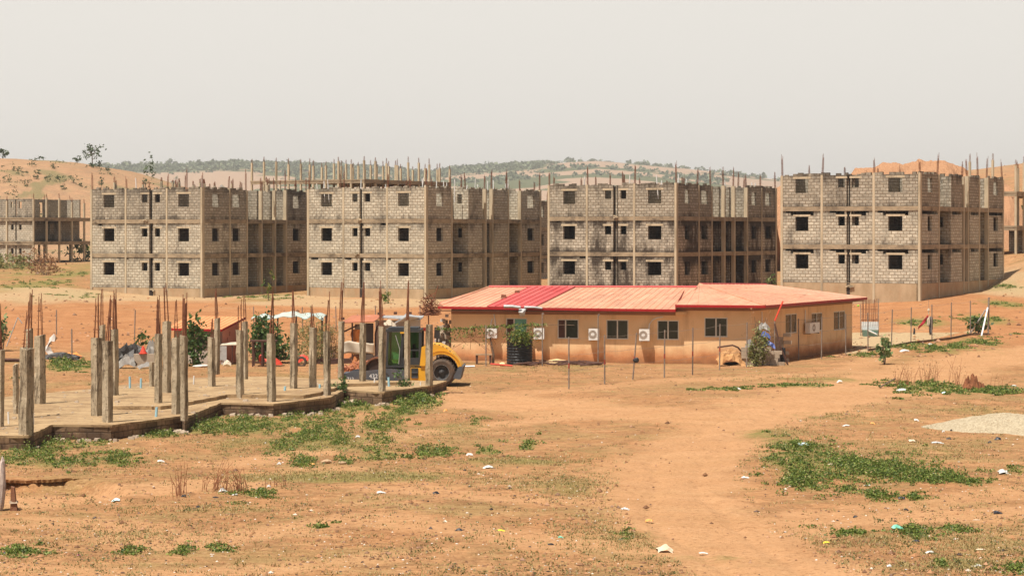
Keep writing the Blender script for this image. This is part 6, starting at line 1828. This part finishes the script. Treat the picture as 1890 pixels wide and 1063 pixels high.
def slab_crumbs():
    r = random.Random(15); m = MB()
    for k in range(420):
        px, py = r.uniform(-20, 800), r.uniform(700, 800)
        X, Y = px2flat(px, py, SZ)
        if not in_poly(np.array([X]), np.array([Y]), [(a, b+.15) for a, b in poly])[0]:
            continue
        s = r.uniform(.02, .07)*(1.8 if r.random() < .1 else 1); z = SZ+(.14 if in_poly(np.array([X]), np.array([Y]), up_poly)[0] else 0)
        q = [(X+s*r.uniform(.6, 1.2)*a, Y+s*r.uniform(.6, 1.2)*b) for a, b in ((-1, -1), (1, -1), (1, 1), (-1, 1))]
        m.hexa([(a, b, z-.01) for a, b in q], [(a*.8+X*.2, b*.8+Y*.2, z+s*.6) for a, b in q])
    for k in range(150):
        i = r.randrange(1, 11); t = r.random(); (x0, y0), (x1, y1) = edge_w[i], edge_w[i+1]
        X, Y = x0+(x1-x0)*t+r.uniform(-.2, .2), y0+(y1-y0)*t-r.uniform(.12, .7); z = hz(X, Y); s = r.uniform(.03, .12)
        q = [(X+s*r.uniform(.6, 1.3)*a, Y+s*r.uniform(.6, 1.3)*b) for a, b in ((-1, -1), (1, -1), (1, 1), (-1, 1))]
        m.hexa([(a, b, z-.03) for a, b in q], [(a*.8+X*.2, b*.8+Y*.2, z+s*r.uniform(.5, 1.1)) for a, b in q])
    tag(m.build('rubble', PALEBLK), kind='stuff')
edge_w = [sp(*p) for p in edge]
slab_crumbs()
# ------------------------------------------------------------------ single pieces of litter
LW = m_plain('white_plastic', (.60, .59, .56), (.46, .45, .42), 9, .45, bump=.3)
LB = m_plain('black_film', (.02, .02, .024), (.035, .035, .04), 9, .35, bump=.3)
LBE = m_plain('beige_sacking', (.66, .53, .38), (.55, .43, .3), 9, .8, bump=.3)
LMI = m_plain('mint_plastic', (.22, .58, .42), (.16, .48, .34), 9, .4, bump=.3)
LOR = m_plain('orange_wrapper', (.75, .34, .10), (.65, .28, .08), 9, .5)
LYE = m_plain('yellow_wrapper', (.80, .60, .06), (.7, .5, .05), 9, .5)
LPB = m_plain('pale_blue_plastic', (.62, .78, .80), (.52, .68, .72), 9, .4)
LCARD = m_plain('cardboard', (.48, .33, .2), (.40, .27, .16), 4, .9)
LMAG = m_plain('magenta_plastic', (.5, .05, .22), (.4, .04, .18), 9, .5)
def lit(px, py, wpx, hpx, mat, label, cat='litter', name='plastic_bag', seed=None, n=12):
    c = at(px, py); s = c.y/F
    w_ = wpx*s*.42; h = max(hpx*s*.7, .035)
    sd_ = seed or int(px*7+py)
    if n == 12: o = rag(name, mat, c, w_, w_*.75, h, sd_, 5 if wpx > 11 else 4, random.uniform(-.3, .3))
    else: o = crumple(name, mat, c+Vector((0, 0, h*.4)), w_, w_*.3, h*.45, sd_, n=n, rough=.3, rz=random.uniform(-.5, .5))
    tag(o, label, cat)
lit(214, 926, 18, 9, LPB, 'pale blue plastic bag on the near lip of the small gully', 'bag')
lit(412, 908, 17, 13, LW, 'white bag half standing in the sprawling dry twigs', 'bag')
lit(433, 914, 10, 6, LW, 'small white scrap just before the second twig thicket', 'scrap', 'plastic_scrap')
lit(339, 917, 12, 7, LB, 'black bag at the foot of the upright twigs', 'bag')
lit(398, 918, 12, 4, LB, 'thin black scrap between the two twig thickets', 'scrap', 'plastic_scrap')
lit(496, 899, 9, 8, LW, 'white bag scrap on the weeds past the straw stalks', 'scrap', 'plastic_scrap')
lit(704, 911, 19, 7, LW, 'white foam tray alone on bare sand in the middle of the ground', 'tray', 'foam_tray')
lit(805, 911, 14, 8, LB, 'black bag alone on bare sand past the white foam tray', 'bag')
lit(366, 937, 9, 8, LB, 'small dark clump of plastic below the twig thickets', 'scrap', 'plastic_scrap')
lit(1375, 883, 16, 6, LW, 'white paper at the bare edge of the big weed patch', 'paper', 'paper_sheet')
lit(1228, 1018, 34, 22, LBE, 'crumpled beige sack lying at the very front of the sand', 'sack', 'beige_sack')
lit(1298, 1021, 19, 4, LW, 'flat white strip beside the beige sack', 'strip', 'plastic_strip')
lit(1657, 976, 28, 13, LMI, 'mint green plastic bag beside a small weed', 'bag')
lit(1690, 1000, 15, 8, LB, 'black lump below the mint green bag', 'bag')
lit(1852, 874, 22, 14, LW, 'round white bag on the sand beyond the weed tongue', 'bag')
lit(1851, 875, 8, 7, LB, 'black scrap at the mouth of the round white bag', 'scrap', 'plastic_scrap')
lit(1841, 812, 14, 9, LB, 'black cap-like scrap nearest the gravel pile', 'scrap', 'plastic_scrap')
lit(1826, 817, 8, 5, LB, 'little black scrap next to the cap-like one', 'scrap', 'plastic_scrap')
lit(1751, 811, 10, 6, LB, 'dark bag between the gravel pile and the white sticks', 'bag')
lit(1804, 789, 14, 12, LW, 'clear white bag resting on the foot of the gravel', 'bag')
lit(1741, 798, 6, 8, LW, 'small upright white cup at the tip of the gravel', 'cup', 'plastic_cup')
lit(1729, 817, 26, 4, LW, 'thin white sheet on the sand below the gravel tip', 'sheet', 'plastic_sheet')
lit(1684, 815, 16, 8, LBE, 'cream sheet with a dark fold on the open sand', 'sheet', 'plastic_sheet')
lit(1692, 777, 12, 8, LW, 'white bag in the sparse weeds above the tyre-dark scraps', 'bag')
lit(1611, 783, 12, 6, LOR, 'orange wrapper in the sparse weeds', 'wrapper', 'wrapper')
lit(1561, 786, 14, 4, LW, 'flat white paper next to the orange wrapper', 'paper', 'paper_sheet')
lit(1549, 706, 12, 8, LW, 'white tub lying at the far side of the track', 'tub', 'plastic_tub')
lit(1484, 822, 26, 9, LPB, 'pale greenish plastic sheet on the upper weed patch', 'sheet', 'plastic_sheet')
lit(1534, 860, 12, 9, LBE, 'cream bag among the weeds in the middle of the patch', 'bag')
lit(1664, 921, 16, 8, LB, 'black bag at the tail of the weed patch', 'bag')
lit(1840, 948, 20, 9, LB, 'black rag with upturned ends on open sand', 'rag', 'black_rag')
lit(1672, 942, 11, 8, LB, 'black scrap with a cream paper beside it', 'scrap', 'plastic_scrap')
lit(1578, 955, 9, 8, LB, 'small black lump on the bare track side', 'lump', 'plastic_scrap')
lit(1802, 961, 18, 4, LBE, 'short pale stick on the sand below the black rag', 'stick', 'wood_stick', n=4)
lit(1810, 1015, 24, 5, LBE, 'longer pale stick near the front corner', 'stick', 'wood_stick', n=4)
lit(1716, 1020, 18, 7, LW, 'white bag lying in the front dry weeds', 'bag')
lit(1641, 1046, 11, 8, LW, 'white scrap at the front below the mint green bag', 'scrap', 'plastic_scrap')
lit(1804, 1045, 16, 5, LW, 'white film close to the front corner weeds', 'film', 'plastic_film')
lit(1525, 1002, 15, 5, LYE, 'yellow-cream scraps on the track', 'scrap', 'plastic_scrap')
lit(925, 979, 18, 4, LYE, 'thin yellow strip on the front sand', 'strip', 'plastic_strip')
lit(847, 980, 16, 7, LB, 'black scrap near the thin yellow strip', 'scrap', 'plastic_scrap')
lit(1154, 941, 18, 8, LW, 'white and brown wrapper on sand in the middle front', 'wrapper', 'wrapper')
lit(1198, 962, 18, 8, LOR, 'orange and white wrapper before the white and brown one', 'wrapper', 'wrapper')
lit(1035, 993, 12, 5, LMI, 'small green leaf-like scrap at the front', 'scrap', 'plastic_scrap')
lit(1017, 1005, 13, 5, LB, 'dark scrap below the green leaf-like one', 'scrap', 'plastic_scrap')
lit(900, 864, 22, 8, LW, 'white bag beyond the foam tray on the sparse grass', 'bag')
lit(866, 841, 14, 8, LW, 'white scrap beside the low bright weed clump', 'scrap', 'plastic_scrap')
lit(297, 853, 15, 8, LW, 'white bag on the grass before the slab corner', 'bag')
lit(515, 857, 10, 8, LW, 'small white scrap at the end of the cardboard heap', 'scrap', 'plastic_scrap')
lit(538, 830, 12, 4, LW, 'white paper on the path above the cardboard heap', 'paper', 'paper_sheet')
lit(660, 807, 10, 6, LW, 'white scrap at the lower edge of the large weed patch', 'scrap', 'plastic_scrap')
lit(557, 764, 14, 6, LOR, 'orange-cream wrapper below the slab wall', 'wrapper', 'wrapper')
lit(822, 760, 9, 8, LOR, 'orange wrapper at the end of the large weed patch', 'wrapper', 'wrapper')
lit(575, 859, 14, 8, LOR, 'orange sheet in the cardboard heap', 'sheet', 'plastic_sheet')
lit(603, 856, 26, 14, LCARD, 'cardboard box crushed in the weeds, the larger one', 'cardboard', 'cardboard_box', n=6)
lit(632, 857, 20, 9, LCARD, 'crushed cardboard sheet beside the larger box', 'cardboard', 'cardboard_box', n=6)
lit(10, 1022, 16, 7, LB, 'black bag beside the small weeds in the front corner', 'bag')
lit(146, 1026, 9, 5, LMAG, 'small magenta scrap past the front corner weeds', 'scrap', 'plastic_scrap')
lit(1668, 649, 20, 7, LW, 'white rag on the weeds at the foot of the fence kerb', 'rag', 'white_rag')
lit(1717, 637, 14, 6, LW, 'white sheet lying on the fence kerb', 'sheet', 'plastic_sheet')
lit(1678, 638, 8, 5, LOR, 'orange scrap by the dark bundle on the fence kerb', 'scrap', 'plastic_scrap')
lit(1663, 722, 22, 8, LW, 'white litter under the dry leafless shrub', 'bag')
lit(1744, 726, 14, 5, LPB, 'pale bluish scrap below the dry shrubs', 'scrap', 'plastic_scrap')
lit(1871, 713, 12, 5, LW, 'white scrap at the right of the earth heap', 'scrap', 'plastic_scrap')
lit(1363, 719, 10, 6, LW, 'white scrap on the grass line below the bungalow', 'scrap', 'plastic_scrap')
lit(1600, 866+30, 12, 4, LW, 'white sliver below the weed tongue', 'scrap', 'plastic_scrap')

# ------------------------------------------------------------------ trees on the hills
def tree(name, label, X, Y, h, cw, n, leaf, mat, group=None, k=16, z=None, asp=.6, low=.45, trunk=.03, limbs=5, lean=0):
    z = hz(X, Y) if z is None else z
    o = (X, Y, z)
    root = empty(name, o, 0, label, 'tree', group)
    m = MB(); tr = h*trunk
    top = Vector((X+lean*h, Y, z+h*.62))
    m.tube([(X, Y, z-.4), (X+lean*h*.4+random.uniform(-.02, .02)*h, Y, z+h*.3), top], tr, 6, tr*.5)
    for j in range(limbs):
        a = random.uniform(0, 6.28); b = Vector((X+lean*h*.6, Y, z+h*random.uniform(.28, .55)))
        m.tube([b, b+Vector((cw*.25*math.cos(a), cw*.25*math.sin(a), h*.12)), b+Vector((cw*.42*math.cos(a), cw*.42*math.sin(a), h*random.uniform(.2, .36)))], tr*.5, 5, tr*.15)
    m.build('trunk', BARK, root, o)
    C = clumpy(n, k, (X+lean*h, Y, z+h*(low+(1-low)/2)), (cw*.5, cw*.5, h*(1-low)/2), .24, .3)
    leaves('crown', mat, C, leaf, root, o, asp=asp)
    return root
def hill_tree(name, label, px, py_base, py_top, wpx, Y, n=400, leaf=None, mat=LEAF_T, group=None, **kw):
    X = (px-CX)*Y/F; z = CAMH-(py_base-HZ)*Y/F; g = hz(X, Y)
    h = (py_base-py_top)*Y/F
    if z > g: h += 0; z = min(z, g)
    z = min(z, g)
    h = CAMH-(py_top-HZ)*Y/F-z
    return tree(name, label, X, Y, h, wpx*Y/F, n, leaf or h*.075, mat, group, z=z, **kw)
G1 = 'trees on the orange hill'
hill_tree('hill_tree', 'tallest open-crowned tree on the crest of the orange hill', 170, 305, 267, 36, 428, 300, .42, LEAF_T, G1, low=.3)
hill_tree('hill_tree', 'small tree just beside the tallest one on the orange hill', 143, 301, 288, 17, 430, 120, .35, LEAF_T, G1, low=.25)
hill_tree('hill_tree', 'dark narrow little tree on the descending side of the orange hill', 184, 308, 295, 9, 429, 90, .3, LEAF_T, G1, low=.2)
hill_tree('hill_tree', 'low shrub beside the dark narrow tree on the orange hill', 172, 310, 301, 16, 424, 110, .35, LEAF_T, G1, low=.1)
hill_tree('hill_tree', 'tree cut by the picture edge on the orange hill', 6, 292, 275, 20, 430, 200, .4, LEAF_T, G1, low=.15)
hill_tree('hill_tree', 'flat little shrub on the orange hill crest between two trees', 74, 297, 289, 16, 430, 60, .35, LEAF_T, G1, low=.2)
hill_tree('hill_tree', 'lone umbrella shrub below the crest of the orange hill', 187, 338, 327, 13, 395, 90, .3, LEAF_T, G1, low=.4)
hill_tree('hill_tree', 'sparse tall tree with dark leaf tufts beyond the sooty-banded shell', 272, 372, 291, 22, 330, 110, .42, LEAF_T, None, low=.66, trunk=.016, k=22, lean=.02)
hill_tree('hill_tree', 'low shrub on the lowest flank of the orange hill', 199, 312, 307, 12, 426, 60, .3, LEAF_T, G1, low=.1)
for i, (px, py) in enumerate(((110, 333), (66, 332), (90, 334), (26, 317), (60, 308), (118, 351), (70, 321), (135, 338), (40, 324), (12, 336), (150, 345), (100, 312), (52, 345))):
    c = None
    ys = np.arange(330, 440, .5); xs = (px-CX)/F*ys; zr = CAMH-(py-HZ)/F*ys; kk = np.argmax(zr <= height(xs, ys))
    Y = float(ys[kk]); X = float(xs[kk])
    if kk == 0: continue
    b = Vector((X, Y, hz(X, Y))); s = random.uniform(.5, 1.1)
    bush('hill_shrub', 'small green shrub dotted on the bare face of the orange hill', b, s, s, 1.3*s, 70, .3, LEAF_T, 6, 2, 'shrubs on the orange hill face', 'shrub')
def hill_scrub():
    C, S_ = [], []; r = np.random.default_rng(31)
    n = 520; u = r.uniform(-60, 330, n); Y = r.uniform(325, 428, n); X = (u-CX)/F*Y
    keep = fbm(X/9, Y/12, 15, 3) > .47; X, Y = X[keep], Y[keep]; Z = height(X, Y)
    for x, y, z in zip(X, Y, Z):
        q = r.uniform(.2, .6); k = int(r.integers(6, 16))
        C.append(np.array([x, y, z+.1])+r.normal(size=(k, 3))*q*np.array([.6, .6, .35])); S_ += [.3]*k
    tag(leaves('hill_scrub', LEAF_T, np.concatenate(C), np.array(S_)), kind='stuff')
hill_scrub()
# far ridge: single trees one can tell apart, and the woods as one mass
far_list = [(124+110, 306, 296, 14), (318, 318, 293, 16), (258-23, 320, 297, 12), (436, 306, 294, 14), (385, 309, 299, 10), (412, 308, 300, 8), (832, 322, 302, 22), (855, 316, 305, 10), (884, 309, 302, 12), (1130, 312, 295, 11), (1058, 310, 301, 6), (1174, 316, 300, 9), (1196, 317, 303, 12), (1238, 320, 304, 8), (1116, 316, 306, 8), (1022, 308, 301, 8), (1400, 336, 322, 9), (740, 322, 308, 12), (770, 326, 312, 10), (995, 309, 300, 8), (1290, 328, 314, 6)]
words_ = ['small round tree on the first rise of the far ridge', 'tallest round-headed tree on the far wooded ridge', 'narrow dark tree where the far ridge meets the orange hill', 'bulky tree on the far ridge short of the bare frame', 'little bushy tree on the far ridge beside the round-headed one', 'small thin tree on the far ridge before the bulky tree', 'broad twin-crowned tree on the far ridge behind the frame stubs', 'small tree at the end of the broad twin-crowned one', 'flat-topped tree at the start of the green far brow', 'tallest umbrella tree on the brown far hilltop', 'tiny tree on the brown hilltop, first after the green brow', 'dark tree on the brown hill past the tallest umbrella tree', 'wide low tree on the brown hill after the dark one', 'thin tree on the brown hill where it starts to fall', 'round bush-like tree below the tallest umbrella tree', 'tiny tree at the end of the green far brow', 'last lone tree on the falling end of the brown hill', 'tree on the far ridge among the pillar stubs', 'low tree on the far ridge after the pillar stubs', 'tiny flat tree on the green brow', 'spindly tree on the falling brown hill']
for (px, pb, pt, wd), lab in zip(far_list, words_):
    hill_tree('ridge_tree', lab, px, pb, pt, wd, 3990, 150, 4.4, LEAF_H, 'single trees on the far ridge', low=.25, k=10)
def woods():
    r = np.random.default_rng(21)
    def mass(name, n, u0, u1, Y0, Y1, keepf, r0, r1, k, ls):
        u = r.uniform(u0, u1, n); Y = r.uniform(Y0, Y1, n); X = (u-CX)/F*Y
        kp = r.random(n) < keepf(X, Y, u)
        X, Y = X[kp], Y[kp]; Z = height(X, Y); C, S_ = [], []
        for x, y, z in zip(X, Y, Z):
            rad = r.uniform(r0, r1)*(1.5 if r.random() < .1 else 1)
            d = r.normal(size=(k, 3)); d /= np.linalg.norm(d, axis=1)[:, None]; d[:, 2] = np.abs(d[:, 2])*r.uniform(.6, 1.2)
            C.append(np.array([x, y, z+.8])+d*rad*r.uniform(.5, 1, (k, 1))); S_ += [rad*ls]*k
        tag(leaves(name, LEAF_H, np.concatenate(C), np.array(S_), asp=.8), kind='stuff')
    wood = lambda X, Y, u: np.maximum(sstep(2900, 3350, Y)*sstep(100, 260, u)*(1-sstep(985, 1035, u)), sstep(.52, .62, fbm(X/120, Y/150, 51, 4))*.4)
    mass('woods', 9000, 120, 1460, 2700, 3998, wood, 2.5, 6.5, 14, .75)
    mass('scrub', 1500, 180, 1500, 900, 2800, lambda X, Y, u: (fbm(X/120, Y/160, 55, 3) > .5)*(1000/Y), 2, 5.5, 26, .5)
woods()
# ------------------------------------------------------------------ dusty air
m = MB(); m.box(-3200, 3200, -150, 5600, -2.0, 172.0)
hm = bpy.data.materials.new('dust_haze'); hm.use_nodes = True
hn = hm.node_tree; hn.nodes.clear()
ho = hn.nodes.new('ShaderNodeOutputMaterial'); hv = hn.nodes.new('ShaderNodeVolumePrincipled')
hv.inputs['Color'].default_value = (.95, .93, .90, 1); hv.inputs['Density'].default_value = .00016; hv.inputs['Anisotropy'].default_value = .2
hn.links.new(hv.outputs[0], ho.inputs['Volume'])
o = m.build('haze', hm); tag(o, kind='stuff')
